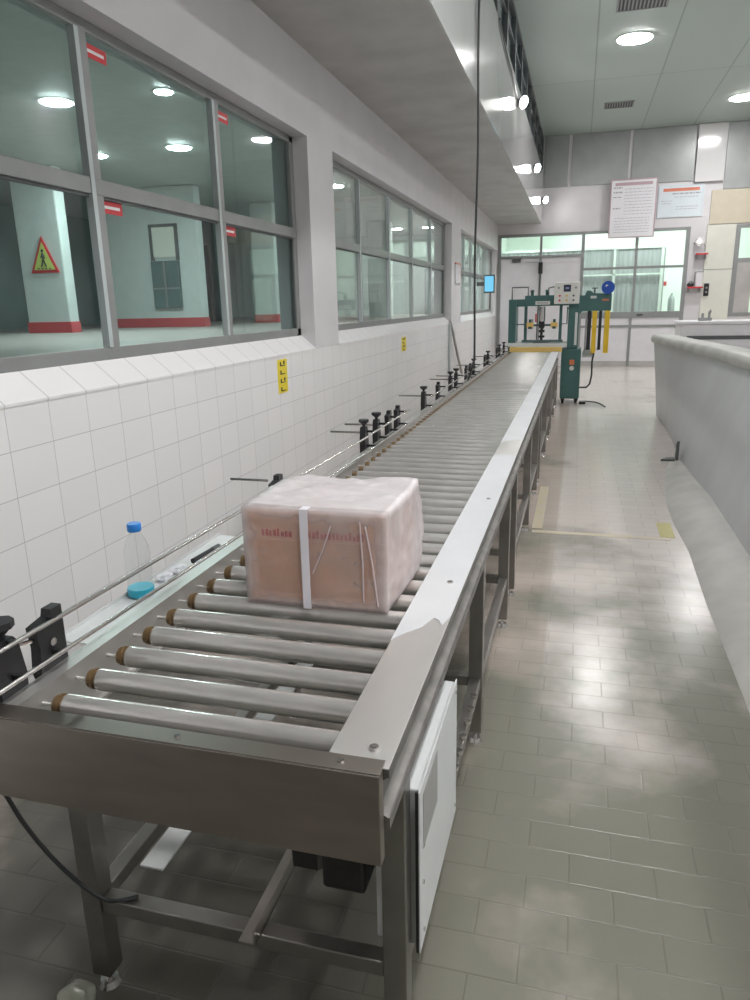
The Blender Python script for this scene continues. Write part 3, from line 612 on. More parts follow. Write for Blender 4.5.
# side tray behind the left rail
obj('side_tray', MB().box(-1.274, -1.188, 1.44, 2.35, zz(-.836), zz(-.832)).box(-1.276, -1.273, 1.44, 2.35, zz(-.836), zz(-.822)), CTRL, mods[0])
for yq in (1.50, 2.28): obj('tray_arm', MB().box(-1.272, XLO-.0005, yq-.012, yq+.012, zz(-.842), zz(-.8365)), STEELD, mods[0])
# control box on the near right side
t = thing('control_box', (-.27, 1.5, zz(-1.36)), 'white control box mounted under the near right conveyor rail', 'control box')
xs = XRO+.0
obj('box_body', MB().box(-.336-.03, XRO+.016, 1.245, 1.70, zz(-1.362), zz(-.965), .004), CTRL, t)
obj('cover_plate', MB().box(XRO+.0165, XRO+.02, 1.228, 1.706, zz(-1.366), zz(-.96), .001), CTRL, t)
obj('edge_seal', MB().box(XRO+.010, XRO+.0165, 1.228, 1.2345, zz(-1.366), zz(-.96)), BLACK, t)
obj('rating_plate', MB().box(XRO+.0203, XRO+.021, 1.26, 1.42, zz(-1.12), zz(-.985)), LABELG, t)
obj('flange', MB().box(XRO+.002, XRO+.005, 1.707, 1.80, zz(-1.362), zz(-1.12)), CTRL, t)
for yy, zq in ((1.26, -1.11), (1.26, -1.33), (1.68, -.985), (1.68, -1.33), (1.255, -1.20)):
    obj('screw', MB().cyl((XRO+.02, yy, zz(zq)), (XRO+.0235, yy, zz(zq)), .005, 10), RODM, t)

# ------------------------------------------------------------------ side guides
def guide_rod(y0, y1, x0, x1, z0, z1, lab, r=.0055):
    p0 = Vector((x0, y0, zz(z0))); p1 = Vector((x1, y1, zz(z1)))
    m = MB().cyl(p0, p1, r, 12); d = (p1-p0).normalized()
    m.sph(p0, r, u=10, v=6)
    return tag(obj('guide_rod', m, RODM, None, True, loc=p0), lab, 'rod', 'side guide rods')
guide_rod(1.075, 3.72, -1.115, -1.075, -.672, -.693, 'upper long steel guide rod beside the water bottle')
guide_rod(1.065, 3.72, -1.108, -1.072, -.752, -.772, 'lower long steel guide rod along the near rollers')
guide_rod(3.78, 4.72, -1.075, -1.07, -.69, -.69, 'upper short guide rod across the cluster of four black brackets')
guide_rod(3.78, 4.72, -1.075, -1.07, -.775, -.775, 'lower short guide rod across the cluster of four black brackets')
guide_rod(5.5, 12.05, -1.07, -1.06, -.695, -.695, 'upper far guide rod running to the green machine')
guide_rod(5.5, 12.05, -1.07, -1.06, -.775, -.775, 'lower far guide rod running to the green machine')
def rod_clips(t, x, y):
    f = min(1, max(0, (y-1.07)/2.6)); xr = -1.113+.040*f
    for z_ in (-.672-.02*f, -.752-.022*f):
        obj('rod_clip', MB().box(x+.010, xr, y-.005, y+.005, zz(z_)-.006, zz(z_)+.006), BLACK, t)
def bracket_plate(lab, y, x=-1.142):
    t = thing('guide_bracket', (x, y, zz(-.82)), lab, 'bracket', 'black guide rod brackets')
    obj('clamp_block', MB().prism([(y-.045, zz(-.79)), (y-.038, zz(-.815)), (y+.045, zz(-.815)), (y+.045, zz(-.655)), (y+.01, zz(-.655)), (y+.005, zz(-.672)), (y-.045, zz(-.68)), (y-.038, zz(-.73))], 'x', x-.013, x+.013), BLACK, t)
    rod_clips(t, x, y)
    obj('bolt', MB().cyl((x+.013, y, zz(-.73)), (x+.018, y, zz(-.73)), .010, 8), RODM, t)
    return t
def bracket_knob(lab, y, rod=True, x=-1.145, h=0.):
    t = thing('guide_bracket', (x, y, zz(-.82)), lab, 'bracket', 'black guide rod brackets')
    b = MB().prism([(y-.035, zz(-.82)), (y+.035, zz(-.82)), (y+.04, zz(-.76)), (y+.028, zz(-.68)), (y+.016, zz(-.665)), (y-.016, zz(-.665)), (y-.028, zz(-.68)), (y-.04, zz(-.76))], 'x', x-.016, x+.016)
    obj('clamp_block', b, BLACK, t); rod_clips(t, x, y)
    obj('knob', MB().cyl((x, y, zz(-.665)), (x, y, zz(-.64)), .009, 10).cyl((x, y, zz(-.64)), (x, y, zz(-.625)), .030, 8).cyl((x, y, zz(-.652)), (x, y, zz(-.64)), .015, 8, .026), BLACK, t)
    if rod: obj('threaded_rod', MB().cyl((x-.20, y, zz(-.70)), (x-.02, y, zz(-.70)), .006, 8), RODM, t)
    return t
bracket_plate('black plate bracket behind the guide rods by the near corner', 1.255)
b0 = bracket_knob('black knobbed bracket at the left photo edge', 1.13, False, x=-1.145)
obj('threaded_rod', MB().cyl((-1.142, 1.165, zz(-.70)), (-1.142, 1.213, zz(-.71)), .006, 8), RODM, b0)
bracket_plate('black bracket with a long rod just behind the wrapped carton', 2.60)
bb = bpy.data.objects['guide_bracket.002']
obj('threaded_rod', MB().cyl((-1.34, 2.60, zz(-.675)), (-1.177, 2.60, zz(-.675)), .005, 8), RODM, bb)
names = ['nearest knobbed bracket in the cluster of four', 'second knobbed bracket in the cluster of four', 'third bracket in the cluster of four', 'last bracket in the cluster of four']
bracket_knob(names[0], 3.88); bracket_knob(names[1], 4.15); bracket_plate(names[2], 4.42); bracket_plate(names[3], 4.66)
bracket_knob('lone knobbed bracket with a wall side rod past the cluster of four', 5.56)
bracket_plate('plain black bracket between the lone knobbed one and the pipe', 6.15)
bracket_knob('nearer of two knobbed brackets below the grey wall pipe', 6.82)
bracket_knob('further of two knobbed brackets below the grey wall pipe', 7.15)
bracket_plate('plain black bracket just past the lower end of the hanging cable', 7.8)
bracket_plate('plain black bracket between a plain one and a knobbed one past the cable', 8.1)
bracket_knob('first knobbed bracket past the hanging cable', 8.42)
bracket_plate('plain black bracket fifth from the green machine', 9.45)
bracket_knob('knobbed bracket fourth from the green machine', 9.8)
bracket_plate('plain bracket third from the green machine', 10.9)
bracket_knob('knobbed bracket second from the green machine', 11.25, False)
bracket_knob('black knobbed bracket nearest the green machine', 11.95, False)

# ------------------------------------------------------------------ wrapped carton
BX0, BX1, BY0, BY1, BZ0, BZ1 = -.853, -.452, 1.705, 2.07, zz(-.7855)-.0, zz(-.522)
BZ0 = ZT-.0028
t = thing('wrapped_carton', (-.65, 1.88, BZ0), 'brown carton in cloudy plastic wrap with a white strap on the rollers', 'carton')
cb = obj('carton', MB().box(BX0+.004, BX1-.004, BY0+.004, BY1-.004, BZ0+.002, BZ1-.009, .006), CARD, t)
pr = MB()
for k in range(26):
    x = -.80+.0112*k
    if -.715 < x < -.69: continue
    w = .006+.003*random.random(); hh = .012+.012*random.random()
    pr.box(x, x+w, BY0+.0028, BY0+.0038, BZ1-.075, BZ1-.075+hh)
obj('red_print', pr, REDINK, cb)
obj('printed_panel', MB().box(-.815, -.505, BY0+.003, BY0+.0038, BZ0+.035, BZ1-.085), mat('brown_ink_panel', (.55, .32, .20), .7, noise_amt=.15, noise_scale=12), cb)
# film shell
FW = bpy.data.materials.new('cloudy_plastic_wrap'); FW.use_nodes = True; nt = FW.node_tree; nt.nodes.clear(); N = nt.nodes.new; L = nt.links.new
tr = N('ShaderNodeBsdfTransparent'); pb = N('ShaderNodeBsdfPrincipled'); mx = N('ShaderNodeMixShader'); ou = N('ShaderNodeOutputMaterial')
tr.inputs[0].default_value = (1, .97, .97, 1)
pb.inputs['Base Color'].default_value = (.82, .77, .785, 1); pb.inputs['Roughness'].default_value = .25
g_ = N('ShaderNodeNewGeometry'); n_ = N('ShaderNodeTexNoise'); n_.inputs['Scale'].default_value = 14; n_.inputs['Detail'].default_value = 4; n_.inputs['Distortion'].default_value = 1.2
att = N('ShaderNodeAttribute'); att.attribute_name = 'layers'
mr = N('ShaderNodeMapRange'); mr.inputs['From Min'].default_value = .3; mr.inputs['From Max'].default_value = .7; mr.inputs['To Min'].default_value = -.07; mr.inputs['To Max'].default_value = .07
ad = N('ShaderNodeMath'); ad.operation = 'ADD'; ad.use_clamp = True
L(g_.outputs['Position'], n_.inputs['Vector']); L(n_.outputs['Fac'], mr.inputs['Value']); L(mr.outputs[0], ad.inputs[0]); L(att.outputs['Fac'], ad.inputs[1])
L(ad.outputs[0], mx.inputs[0]); L(tr.outputs[0], mx.inputs[1]); L(pb.outputs[0], mx.inputs[2]); L(mx.outputs[0], ou.inputs[0])
m = MB(); bm = m.bm
r = bmesh.ops.create_cube(bm, size=1)
bmesh.ops.subdivide_edges(bm, edges=bm.edges[:], cuts=27, use_grid_fill=True)
sx, sy, sz = BX1-BX0, BY1-BY0, BZ1-BZ0; lay = []
for v in bm.verts:
    u, w, h = v.co.x+.5, v.co.y+.5, v.co.z+.5
    p = Vector((BX0+u*sx, BY0+w*sy, BZ0+h*sz))
    front = max(0, 1-w*12); topf = max(0, (h-.9)*10); rightf = max(0, (u-.9)*10)
    loose = min(1, w*2.2)
    q = Vector((p.x*9, p.y*9, p.z*9))
    n1 = noise.noise(q); n2 = noise.noise(q*2.7+Vector((3, 1, 2)))
    nrm = Vector((v.co.x if abs(v.co.x) > .499 else 0, v.co.y if abs(v.co.y) > .499 else 0, v.co.z if abs(v.co.z) > .499 else 0))
    if nrm.length: nrm.normalize()
    amp = .002 + .013*loose
    if h > .02: p += nrm*(abs(n1)*amp*.7 + n2*.004*loose + .001)
    if rightf and w > .15:                      # bulge of slack film on the right and rear right corner
        p.x += .020*math.sin(min(1, (w-.15)/.7)*math.pi*.5)*(.35+.65*math.sin(math.pi*min(1, h*.9+.1)))
    if topf:                                    # the top sags between a ridge at the rear right corner and the middle
        p.z += .007*math.exp(-((u-.95)**2+(w-.95)**2)*14) - .003*math.exp(-((u-.65)**2+(w-.5)**2)*10) + .006*abs(n2)*loose + .002
        if w > .9: p.z += .004*math.sin(u*9)
    v.co = p
    edge = max(0, 1-min(u, 1-u)*10) if front else 0
    edge2 = max(0, 1-min(h, 1-h)*9) if front else 0
    if front: a = .16 + .36*min(1, max(edge, edge2)**.8) + .07*(u > .4)
    else: a = .86 if topf > .5 else (.55 if rightf > .5 else .75)
    a += .12*max(0, n2) + .05*n1
    lay.append(min(1, max(.12, a)))
for f in bm.faces: f.smooth = True
w = obj('plastic_wrap', m, FW, t, False)
for p in w.data.polygons: p.use_smooth = True
at = w.data.attributes.new('layers', 'FLOAT', 'POINT')
for i, a in enumerate(lay): at.data[i].value = a
sxs = -.672
obj('strap', MB().box(sxs-.011, sxs+.011, BY0-.013, BY0-.010, BZ0, BZ1+.006).box(sxs-.011, sxs+.011, BY0-.013, BY0+.02, BZ1+.006, BZ1+.0085), STRAP, t)
crease = MB()
for (xa, za, xb_, zb) in ((-.60, .235, -.655, .10), (-.505, .24, -.475, .02), (-.52, .25, -.515, .03)):
    crease.tube([(xa, BY0-.004, BZ0+za), ((xa+xb_)/2+.004, BY0-.006, BZ0+(za+zb)/2), (xb_, BY0-.004, BZ0+zb)], .0022, 6)
obj('film_crease', crease, mat('whitish_film_fold', (.72, .62, .64), .3, noise_amt=.05), t)

# ------------------------------------------------------------------ bottle and bits on the tray
bx, by, bz_ = -1.232, 1.76, zz(-.8315)
t = thing('water_bottle', (bx, by, bz_), 'clear plastic water bottle with blue cap standing behind the guide rods', 'bottle')
prof = [(.028, 0), (.037, .006), (.038, .03), (.036, .045), (.038, .06), (.038, .10), (.036, .115), (.038, .13), (.036, .15), (.028, .175), (.017, .195), (.0165, .208)]
obj('bottle_body', MB().lathe(prof, (bx, by, bz_)), BOTTLE, t, True)
obj('cap', MB().lathe([(.019, .203), (.0205, .205), (.0205, .224), (.018, .227)], (bx, by, bz_)), CAPB, t, True)
obj('label_band', MB().lathe([(.0385, .004), (.0395, .006), (.0395, .026), (.0385, .028)], (bx, by, bz_)), TURQ, t, True)
def wad(cx, cy, r, lab, sc):
    m = MB(); bmesh.ops.create_icosphere(m.bm, subdivisions=3, radius=r)
    for v in m.bm.verts: v.co = Vector((v.co.x*sc[0], v.co.y*sc[1], v.co.z*sc[2]))*(1+.45*noise.noise(v.co*70)); v.co += Vector((cx, cy, bz_+r*sc[2]*.92))
    tag(obj('tissue_wad', m, TISSUE, None, True, loc=(cx, cy, bz_)), lab, 'tissue', 'crumpled tissues on the side tray')
wad(-1.225, 1.885, .022, 'crumpled white tissue next to the water bottle', (1, 1.2, .6))
wad(-1.22, 1.96, .022, 'crumpled white tissue next to the black marker', (1, 1.3, .6))
t = thing('marker_pen', (-1.19, 2.10, bz_), 'black marker lying on the side tray behind the tissues', 'marker')
obj('pen_barrel', MB().cyl((-1.215, 2.04, bz_+.010), (-1.205, 2.16, bz_+.010), .009, 12), BLACK, t, True)
obj('pen_cap', MB().cyl((-1.205, 2.1605, bz_+.010), (-1.201, 2.20, bz_+.010), .010, 12), MOTOR, t, True)

# ------------------------------------------------------------------ green machine
MY = 12.3
t = thing('strapping_machine', (-.55, MY+.25, 0), 'green strapping machine with control panel and yellow guards at the conveyor end', 'machine')
def mp(name, m, mt_, par=t, sm=False): return obj(name, m, mt_, par, sm)
mp('column', MB().box(-1.115, -.995, MY, MY+.5, .1, zz(.03), .01), GREEN)
mp('column', MB().box(-.17, .0, MY, MY+.5, zz(-.76), zz(.10), .01), GREEN)
mp('column_trim', MB().box(-.06, -.02, MY-.006, MY-.0005, zz(-.70), zz(-.19), .002), CTRL)
mp('inner_post', MB().box(-.868, -.82, MY+.1, MY+.16, zz(-.62), zz(-.07), .006), GREEN)
mp('inner_post', MB().box(-.312, -.264, MY+.1, MY+.16, zz(-.62), zz(-.07), .006), GREEN)
mp('crossbeam', MB().box(-.994, -.83, MY+.02, MY+.4, zz(-.085), zz(.03), .008), GREEN)
mp('crossbeam', MB().box(-.86, -.171, MY+.0, MY+.42, zz(-.08), zz(.085), .008), GREEN)
npl = mp('name_plate', MB().box(-.69, -.46, MY-.012, MY-.0005, zz(-.06), zz(-.005), .002), PANEL)
lt = MB(); x = -.67
while x < -.49: lt.box(x, x+.012, MY-.0135, MY-.0122, zz(-.045), zz(-.02)); x += .018
mp('lettering', lt, DTXT, npl)
cp = mp('control_panel', MB().box(-.395, -.01, MY-.16, MY-.06, zz(-.055), zz(.28), .012), PANEL)
mp('panel_mount', MB().box(-.3, -.1, MY-.06, MY+.001, zz(-.03), zz(.05)), GREEND)
mp('screen', MB().box(-.255, -.145, MY-.166, MY-.1605, zz(.13), zz(.235), .003), SCRN, cp)
mp('screen_digits', MB().box(-.225, -.175, MY-.1675, MY-.1662, zz(.17), zz(.20)), mat('dim_blue_digits', (.25, .28, .45), .4, noise_amt=.05), cp)
for i, (x, z_) in enumerate([(-.33, .19), (-.07, .19)]+[(x, z_) for z_ in (.07, .0) for x in (-.31, -.205, -.10)]):
    mp('button', MB().cyl((x, MY-.172, zz(z_)), (x, MY-.1602, zz(z_)), .016, 12), (YEL, RED, MOTOR)[(i*2) % 3] if i > 1 else ALU, cp, True)
# wire loops on top and side
mp('wire_guard', MB().tube([(-1.09, MY+.3, zz(.03)), (-1.09, MY+.3, zz(.22)), (-.83, MY+.3, zz(.22)), (-.83, MY+.3, zz(.03))], .012, 6), MOTOR)
mp('wire_guard', MB().tube([(-.50, MY+.3, zz(.08)), (-.50, MY+.3, zz(.20)), (-.40, MY+.3, zz(.22)), (-.28, MY+.3, zz(.22)), (-.28, MY+.3, zz(.08))], .012, 6), MOTOR)
mp('side_frame', MB().tube([(-.17, MY+.3, zz(-.14)), (-.19, MY+.3, zz(-.10)), (-.19, MY+.3, zz(-.37)), (-.30, MY+.13, zz(-.37))], .009, 6).tube([(-.995, MY+.12, zz(-.37)), (-.868, MY+.12, zz(-.37))], .009, 6), GREEND)
for x in (-.755, -.52):
    mp('top_knob', MB().cyl((x, MY+.2, zz(.085)), (x, MY+.2, zz(.15)), .025, 10).cyl((x, MY+.2, zz(.15)), (x, MY+.2, zz(.175)), .04, 10, .02), GREEND, t, True)
# head in the middle
mp('press_cylinder', MB().cyl((-.585, MY+.15, zz(-.33)), (-.585, MY+.15, zz(-.09)), .05, 16), RODM, t, True)
mp('press_head', MB().box(-.63, -.54, MY+.1, MY+.2, zz(-.43), zz(-.32), .01).cyl((-.585, MY+.15, zz(-.62)), (-.585, MY+.15, zz(-.43)), .022, 12).cyl((-.585, MY+.15, zz(-.50)), (-.585, MY+.15, zz(-.46)), .05, 12).cyl((-.585, MY+.15, zz(-.585)), (-.585, MY+.15, zz(-.55)), .05, 12), BLACK)
for x, m2 in ((-.77, ORANGE), (-.385, ORANGE)):
    c1 = mp('clamp', MB().box(x-.055, x+.055, MY+.06, MY+.14, zz(-.42), zz(-.34), .01), m2)
    mp('clamp_knob', MB().cyl((x, MY+.1, zz(-.34)), (x, MY+.1, zz(-.29)), .022, 10).cyl((x, MY+.05, zz(-.44)), (x, MY+.05, zz(-.405)), .03, 10), GREEND, c1, True)
    mp('clamp_arm', MB().box(min(x, -.63), max(x, -.54), MY+.145, MY+.17, zz(-.40), zz(-.37)), GREEND)
mp('hanging_tag', MB().box(-.69, -.665, MY+.05, MY+.06, zz(-.33), zz(-.2)), REDB)
mp('base_bar', MB().box(-.90, -.24, MY+.08, MY+.2, zz(-.655), zz(-.62), .006), TEAL)
mp('table_plate', MB().box(-1.12, -.17, MY-.14, MY+.5, zz(-.715), zz(-.66), .008), CTRL)
mp('feed_belt', MB().box(-1.07, -.24, MY-.17, MY-.141, zz(-.80), zz(-.718), .01), ORANGE)
mp('sealing_plate', MB().box(-.70, -.47, MY-.14, MY+.04, zz(-.659), zz(-.645), .004), MOTOR)
# cabinet
cab = mp('cabinet', MB().box(-.249, .06, MY-.05, MY+.55, .09, zz(-.762), .015), GREEN)
mp('warning_sticker', MB().box(-.115, -.04, MY-.053, MY-.0505, zz(-1.01), zz(-.93)), mat('orange_red_sticker', (.70, .20, .08), .4, noise_amt=.1), cab)
mp('round_sticker', MB().cyl((-.077, MY-.053, zz(-1.065)), (-.077, MY-.0502, zz(-1.065)), .036, 20), PANEL, cab)
for x in (-.2, .01):
    mp('caster', MB().cyl((x-.02, MY+.05, .045), (x+.02, MY+.05, .045), .044, 16).box(x-.03, x+.03, MY+.03, MY+.07, .045, .0895), BLACK)
mp('foot_pad', MB().box(-1.14, -.98, MY-.02, MY+.52, 0, .0995, .01), GREEND)
mp('floor_pedal', MB().box(.062, .17, MY-.0, MY+.1, .0, .035, .01), BLACK)
# right arm with blue wheel and yellow/black pillars
mp('side_arm', MB().prism([(.001, zz(-.22)), (.05, zz(-.17)), (.48, zz(-.17)), (.48, zz(.09)), (.20, zz(.10)), (.16, zz(.14)), (.10, zz(.14)), (.07, zz(.07)), (.001, zz(.07))], 'y', MY+.02, MY+.4), GREEN)
mp('arm_label', MB().box(.16, .25, MY+.013, MY+.0195, zz(.02), zz(.06)), CTRL)
mp('arm_label', MB().box(.34, .44, MY+.013, MY+.0195, zz(-.02), zz(.01)), ORHEAD)
wh = mp('hand_wheel', MB().cyl((.415, MY-.03, zz(.18)), (.415, MY+.03, zz(.18)), .10, 24).cyl((.415, MY-.05, zz(.18)), (.415, MY-.03, zz(.18)), .03, 12), BLUE, t, True)
mp('wheel_mark', MB().cyl((.395, MY-.036, zz(.205)), (.395, MY-.0305, zz(.205)), .02, 10), CTRL, wh, True)
mp('wheel_bracket', MB().box(.39, .44, MY+.031, MY+.07, zz(.05), zz(.2)), GREEND)
mp('top_bolt', MB().cyl((.22, MY+.15, zz(.10)), (.22, MY+.15, zz(.17)), .012, 8).cyl((.22, MY+.15, zz(.17)), (.22, MY+.15, zz(.185)), .05, 10), MOTOR)
for x0, x1, m2, yq in ((.13, .19, BLACK, .05), (.205, .275, YEL, .02), (.305, .35, BLACK, .05), (.392, .47, YEL, .02)):
    mp('hanging_guard', MB().box(x0, x1, MY+yq, MY+yq+.06, zz(-.83 if m2 is YEL else -.78), zz(-.171), .006), m2)
mp('guard_link', MB().box(.10, .36, MY+.12, MY+.15, zz(-.79), zz(-.76)).box(.10, .125, MY+.12, MY+.15, zz(-.79), zz(-.2)), CTRL)
# air unit behind the cabinet
mp('air_tank', MB().cyl((.075, MY+.3, zz(-.86)), (.24, MY+.3, zz(-.86)), .055, 16), CTRL, t, True)
mp('air_hose', MB().tube([(.23, MY+.25, zz(-.80)), (.26, MY+.24, zz(-.86)), (.24, MY+.22, zz(-.98)), (.245, MY+.2, zz(-1.2)), (.22, MY+.15, zz(-1.34)), (.17, MY+.12, zz(-1.39)), (.061, MY+.1, zz(-1.39))], .014, 8), CABLE, t, True)
pw = tag(obj('power_cable', MB().tube([(.075, MY+.2, .02), (.2, MY+.3, .008), (.34, MY+.2, .008), (.42, MY-.05, .008), (.47, MY-.35, .008)], .008, 6), CABLE, None, True, loc=(.1, MY+.2, 0)), 'thin grey cable lying on the floor beside the green machine', 'cable')

# cable from door panel down to the machine, conduit on end wall
t = thing('cable_reel_plug', (-1.0, YE-.06, zz(.7)), 'dark plug hanging on a conduit in front of the white doors', 'plug')
obj('conduit', MB().tube([(-1.38, YE-.06, zz(.955)), (-1.0, YE-.06, zz(.95))], .016, 8), ALUL, t)
obj('plug_body', MB().box(-1.05, -.95, YE-.1, YE-.031, zz(.66), zz(.94), .015), BLACK, t)
obj('cable', MB().tube([(-1.0, YE-.08, zz(.66)), (-1.01, YE-.2, zz(.2)), (-1.0, YE-.9, zz(-.8)), (-.98, YE-1., zz(-1.63))], .012, 6), CABLE, t)

# ------------------------------------------------------------------ cables, pipes, wall bits
pts = []
for i in range(41):
    z_ = zz(3.83)-(zz(3.83)-zz(-.55))*i/40
    pts.append((-1.0+.006*math.sin(i*.35), 7.42-.06*i/40, z_))
# swings to the left rail at the bottom
for i, (dx, dz) in enumerate(((-.01, -.60), (-.03, -.66), (-.055, -.72), (-.075, -.76), (-.082, -.783))):
    pts.append((-1.0+dx, 7.36+dx*-2.2, zz(dz)))
tag(obj('hanging_cable', MB().tube(pts, .0105, 8), CABLE, None, True, loc=(-1.0, 7.42, zz(3.83))), 'long dark cable hanging from the ceiling to the left conveyor rail', 'cable')
def smooth(P, n=6):
    out = []
    for i in range(len(P)-1):
        p0, p1, p2, p3 = [Vector(P[max(0, min(len(P)-1, i+k))]) for k in (-1, 0, 1, 2)]
        for q in range(n):
            t_ = q/n; out.append(.5*((2*p1)+(p2-p0)*t_+(2*p0-5*p1+4*p2-p3)*t_**2+(3*p1-p0-3*p2+p3)*t_**3))
    return out+[Vector(P[-1])]
CPTS = smooth([(-1.2, 1.13, zz(-.96)), (-1.225, 1.13, zz(-1.04)), (-1.213, 1.13, zz(-1.05)), (-1.168, 1.13, zz(-1.135)), (-1.114, 1.14, zz(-1.225)), (-1.06, 1.155, zz(-1.30)), (-1.01, 1.17, zz(-1.345)), (-.985, 1.195, zz(-1.363)), (-.955, 1.215, zz(-1.364))])
tag(obj('floor_cable', MB().tube(CPTS, .005, 8), CABLE, None, True, loc=(-1.1, 1.1, .4)), 'black cable drooping under the near left conveyor corner', 'cable')
t = thing('wall_pipe', (XL+.02, 12.3, 0), 'thin grey pipe with a diagonal hose on the tiled wall', 'pipe')
obj('pipe_run', MB().tube([(XL+.018, 12.3, .02), (XL+.018, 12.3, zz(-.30))], .018, 8), ALUL, t, True)
obj('hose', MB().tube([(XL+.02, 12.28, zz(-.28)), (XL+.04, 12.5, zz(-.5)), (XL+.06, 12.9, zz(-.9)), (XL+.06, 13.4, zz(-1.25))], .024, 8), SOFFIT, t, True)
t = thing('wall_notice', (XL+.02, 13.1, zz(.32)), 'small white notice with an orange edge between the side windows', 'notice')
obj('sheet', MB().box(XL+.001, XL+.03, 12.86, 13.36, zz(.32), zz(.64), .004), PAPER, t)
obj('edge_band', MB().box(XL+.001, XL+.032, 12.86, 13.36, zz(.6405), zz(.665)).box(XL+.001, XL+.032, 13.3605, 13.385, zz(.32), zz(.64)), ORHEAD, t)
t = thing('wall_screen', (-1.95, 16.6, zz(.2)), 'small bright blue screen on a bracket beside the far side window', 'screen')
obj('casing', MB().box(-2.03, -1.80, 16.35, 16.43, zz(.19), zz(.57), .01), MOTOR, t)
obj('screen_face', MB().box(-2.01, -1.82, 16.343, 16.3495, zz(.22), zz(.54)), emis('blue_screen_light', (.20, .62, .9), .75), t)
obj('wall_arm', MB().box(XL-.09, -2.03, 16.38, 16.41, zz(.34), zz(.42)), MOTOR, t)
def yellow_sticker(y0, y1, z0, z1, lab):
    t = thing('safety_sticker', (XL+.001, (y0+y1)/2, zz(z0)), lab, 'sticker')
    obj('sticker_sheet', MB().box(XL-.002, XL+.003, y0, y1, zz(z0), zz(z1)), YTAG, t)
    m = MB(); n = 4; h = (z1-z0)/n
    for k in range(n):
        zc = zz(z0+h*(k+.5)); w = (y1-y0)
        m.box(XL+.003, XL+.0035, y0+w*.25, y0+w*.75, zc-h*.30, zc-h*.18).box(XL+.003, XL+.0035, y0+w*.25, y0+w*.38, zc-h*.30, zc+h*.2)
        if k % 2: m.box(XL+.003, XL+.0035, y0+w*.6, y0+w*.75, zc-h*.1, zc+h*.28)
    obj('lettering', m, BLK, t)
yellow_sticker(4.93, 5.11, -.62, -.375, 'yellow vertical sticker with black marks under the nearest window')
yellow_sticker(8.85, 9.10, -.57, -.40, 'small yellow sticker under the middle side window')

# ------------------------------------------------------------------ lamps
LAMP = emis('ceiling_lamp_light', (1.0, .985, .985), 118.)
LAMPV = emis('side_room_lamp_light', (.95, 1.0, .98), 135.)
LAMPF = emis('far_room_lamp_light', (.92, 1.0, .95), 66.)
SPOT = emis('spot_lamp_light', (1.0, .98, .96), 100.)
def ceil_lamp(x, y, zc, m, lab, group, r=.25):
    t = thing('ceiling_light', (x, y, zc), lab, 'light', group)
    obj('diffuser', MB().lathe([(r*.6, -.020), (r*.96, -.018), (r, -.014), (r, -.010)], (x, y, zc), 28), m, t, True)
    obj('trim_ring', MB().lathe([(r+.004, -.010), (r+.03, -.009), (r+.03, -.001), (r+.004, -.001)], (x, y, zc), 28), CTRL, t, True)
ceil_lamp(.61, 13.08, ZC, LAMP, 'round ceiling light nearest the air grille', 'hall ceiling lights')
ceil_lamp(2.95, 17.4, ZC, LAMP, 'round ceiling light at the right photo edge', 'hall ceiling lights')
for (x, y) in ((5.3, 13.08), (5.3, 6.2), (5.3, 2.2), (.61, 4.0), (.61, .3), (5.2, -.6)):  # added lamps, placed where the floor does not mirror them into view
    ceil_lamp(x, y, ZC, LAMP, 'unseen round ceiling light added to brighten the hall', 'hall ceiling lights')
for (x, y), lab in {(-6.1, 8.15): 'bright side room light seen in the upper left pane', (-6.07, 10.9): 'bright side room light seen in the upper middle pane', (-7.6, 10.95): 'side room light lowest beside the first mullion', (-4.7, 8.2): 'side room light close under the window head', (-5.04, 15.4): 'side room light in the first pane of the middle window', (-5.95, 24.6): 'left of the pair of far side room lights', (-4.9, 24.6): 'right of the pair of far side room lights', (-9.2, 6.2): 'side room light at the left photo edge'}.items():
    ceil_lamp(x, y, RC, LAMPV, lab, 'side room ceiling lights', .10 if x == -4.7 else .18)
for (x, y) in ((-2.95, 16.), (-2.95, 22.)):  # unseen lamps added to brighten the side room behind the middle window
    ceil_lamp(x, y, RC, LAMPV, 'added side room ceiling light hidden behind the window wall', 'added side room ceiling lights, unseen', .24)
for (x, y) in ((-1., 20.7), (1.6, 20.7), (4., 20.9), (3.2, 22.6), (.5, 22.8)):
    ceil_lamp(x, y, zz(2.6), LAMPF, 'ceiling light in the bright room beyond the partition', 'far room ceiling lights', .24)
def grille(x0, x1, y0, y1, lab):
    t = thing('ceiling_grille', ((x0+x1)/2, (y0+y1)/2, ZC), lab, 'grille')
    obj('frame', MB().box(x0, x1, y0, y0+.03, ZC-.012, ZC-.001).box(x0, x1, y1-.03, y1, ZC-.012, ZC-.001).box(x0, x0+.03, y0, y1, ZC-.012, ZC-.001).box(x1-.03, x1, y0, y1, ZC-.012, ZC-.001), ALU, t)
    m = MB(); x = x0+.05
    while x < x1-.04: m.box(x, x+.022, y0+.03, y1-.03, ZC-.012, ZC-.002); x += .05
    obj('slats', m, ALU, t); obj('duct_opening', MB().box(x0+.03, x1-.03, y0+.03, y1-.03, ZC-.0018, ZC-.0005), BLACK, t)
grille(.28, .95, 11.2, 11.9, 'slatted air grille above the nearest ceiling light')
grille(.28, .86, 16.85, 17.35, 'small dark air grille between light and end wall')
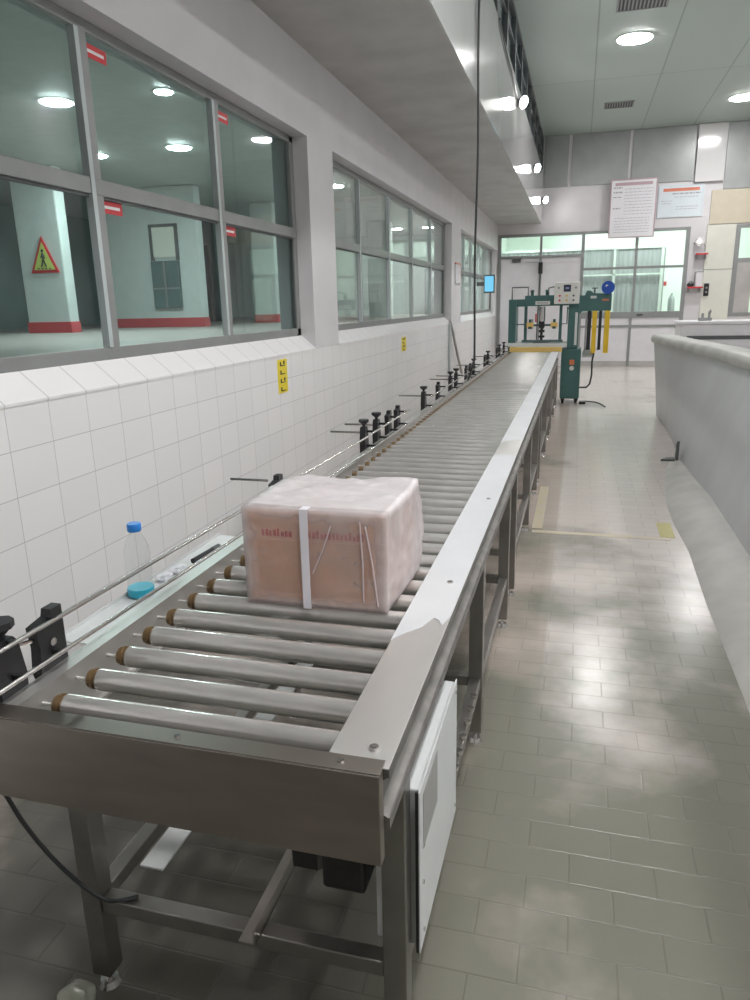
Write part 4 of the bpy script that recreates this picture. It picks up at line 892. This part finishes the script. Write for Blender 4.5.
def spot(y, z_, lab, s=1.):
    t = thing('spotlight', (XF, y, zz(z_)), lab, 'spotlight', 'spotlights along the gallery front')
    c = Vector((XF+.085, y-.02, zz(z_))); d = Vector((.78, -.55, -.35)).normalized()
    obj('arm', MB().box(XF+.0015, XF+.02, y-.05, y+.05, zz(z_)-.06, zz(z_)+.06, .004).tube([(XF+.02, y, zz(z_)), (XF+.05, y, zz(z_)-.02), c-d*.06], .014, 8), ALU, t)
    obj('housing', MB().cyl(c-d*.07, c+d*.02, .035, 20, .085), MOTOR, t, True)
    obj('lens', MB().cyl(c+d*.021, c+d*.030, .08, 24, .06), SPOT, t, True)
spot(11.7, 2.77, 'nearest bright spotlight on the gallery front, with a cable')
spot(15.5, 2.49, 'middle spotlight of the three on the gallery front')
spot(19.2, 2.36, 'furthest spotlight on the gallery front near the end wall')
tag(obj('spotlight_cable', MB().tube([(XF+.012, 9.1, zz(3.01)), (XF+.012, 9.8, zz(2.93)), (XF+.012, 10.8, zz(2.88)), (XF+.012, 11.4, zz(2.84)), (XF+.012, 11.62, zz(2.80))], .010, 6), CABLE, None, True, loc=(XF, 9.1, zz(3))), 'thin dark cable on the gallery front leading to the nearest spotlight', 'cable')
# crumpled bag by the near left foot
m = MB(); bmesh.ops.create_icosphere(m.bm, subdivisions=3, radius=.045)
for v in m.bm.verts: v.co = Vector((v.co.x*.9, v.co.y*.7, v.co.z*.9))*(1+.55*noise.noise(v.co*28)); v.co += Vector((-1.085, 1.115, .045))
tag(obj('plastic_bag', m, mat('cloudy_bag', (.25, .26, .21), .3, noise_amt=.2, noise_scale=20), None, True, loc=(-1.085, 1.115, 0)), 'crumpled cloudy plastic bag beside the near left conveyor foot', 'bag')

# ------------------------------------------------------------------ world, camera
W = bpy.data.worlds.new('world'); S.world = W; W.use_nodes = True
W.node_tree.nodes['Background'].inputs[0].default_value = (.8, .9, .9, 1); W.node_tree.nodes['Background'].inputs[1].default_value = .3
cam = bpy.data.objects.new('camera', bpy.data.cameras.new('camera')); C.objects.link(cam)
cam.data.sensor_fit = 'VERTICAL'; cam.data.sensor_height = 36; cam.data.lens = 720/1000*36; cam.data.clip_start = .02
ey = Vector((205, -200, 720)).normalized(); ez = -Vector((.022*2650, 2650, 720)); ez = (ez-ey*ez.dot(ey)).normalized(); ex = ey.cross(ez)
if ex.x < 0: ex = -ex
right = Vector((ex.x, ey.x, ez.x)); down = Vector((ex.y, ey.y, ez.y)); fwd = Vector((ex.z, ey.z, ez.z))
M = Matrix((( right.x, -down.x, -fwd.x, 0), (right.y, -down.y, -fwd.y, 0), (right.z, -down.z, -fwd.z, CH), (0, 0, 0, 1)))
cam.matrix_world = M
S.camera = cam
S.view_settings.view_transform = 'Standard'; S.view_settings.look = 'None'; S.view_settings.gamma = 1; S.view_settings.use_curve_mapping = False
S.view_settings.exposure = .50
S.cycles.use_denoising = True
S.cycles.max_bounces = 8; S.cycles.diffuse_bounces = 5; S.cycles.transparent_max_bounces = 16
S.cycles.sample_clamp_indirect = 6
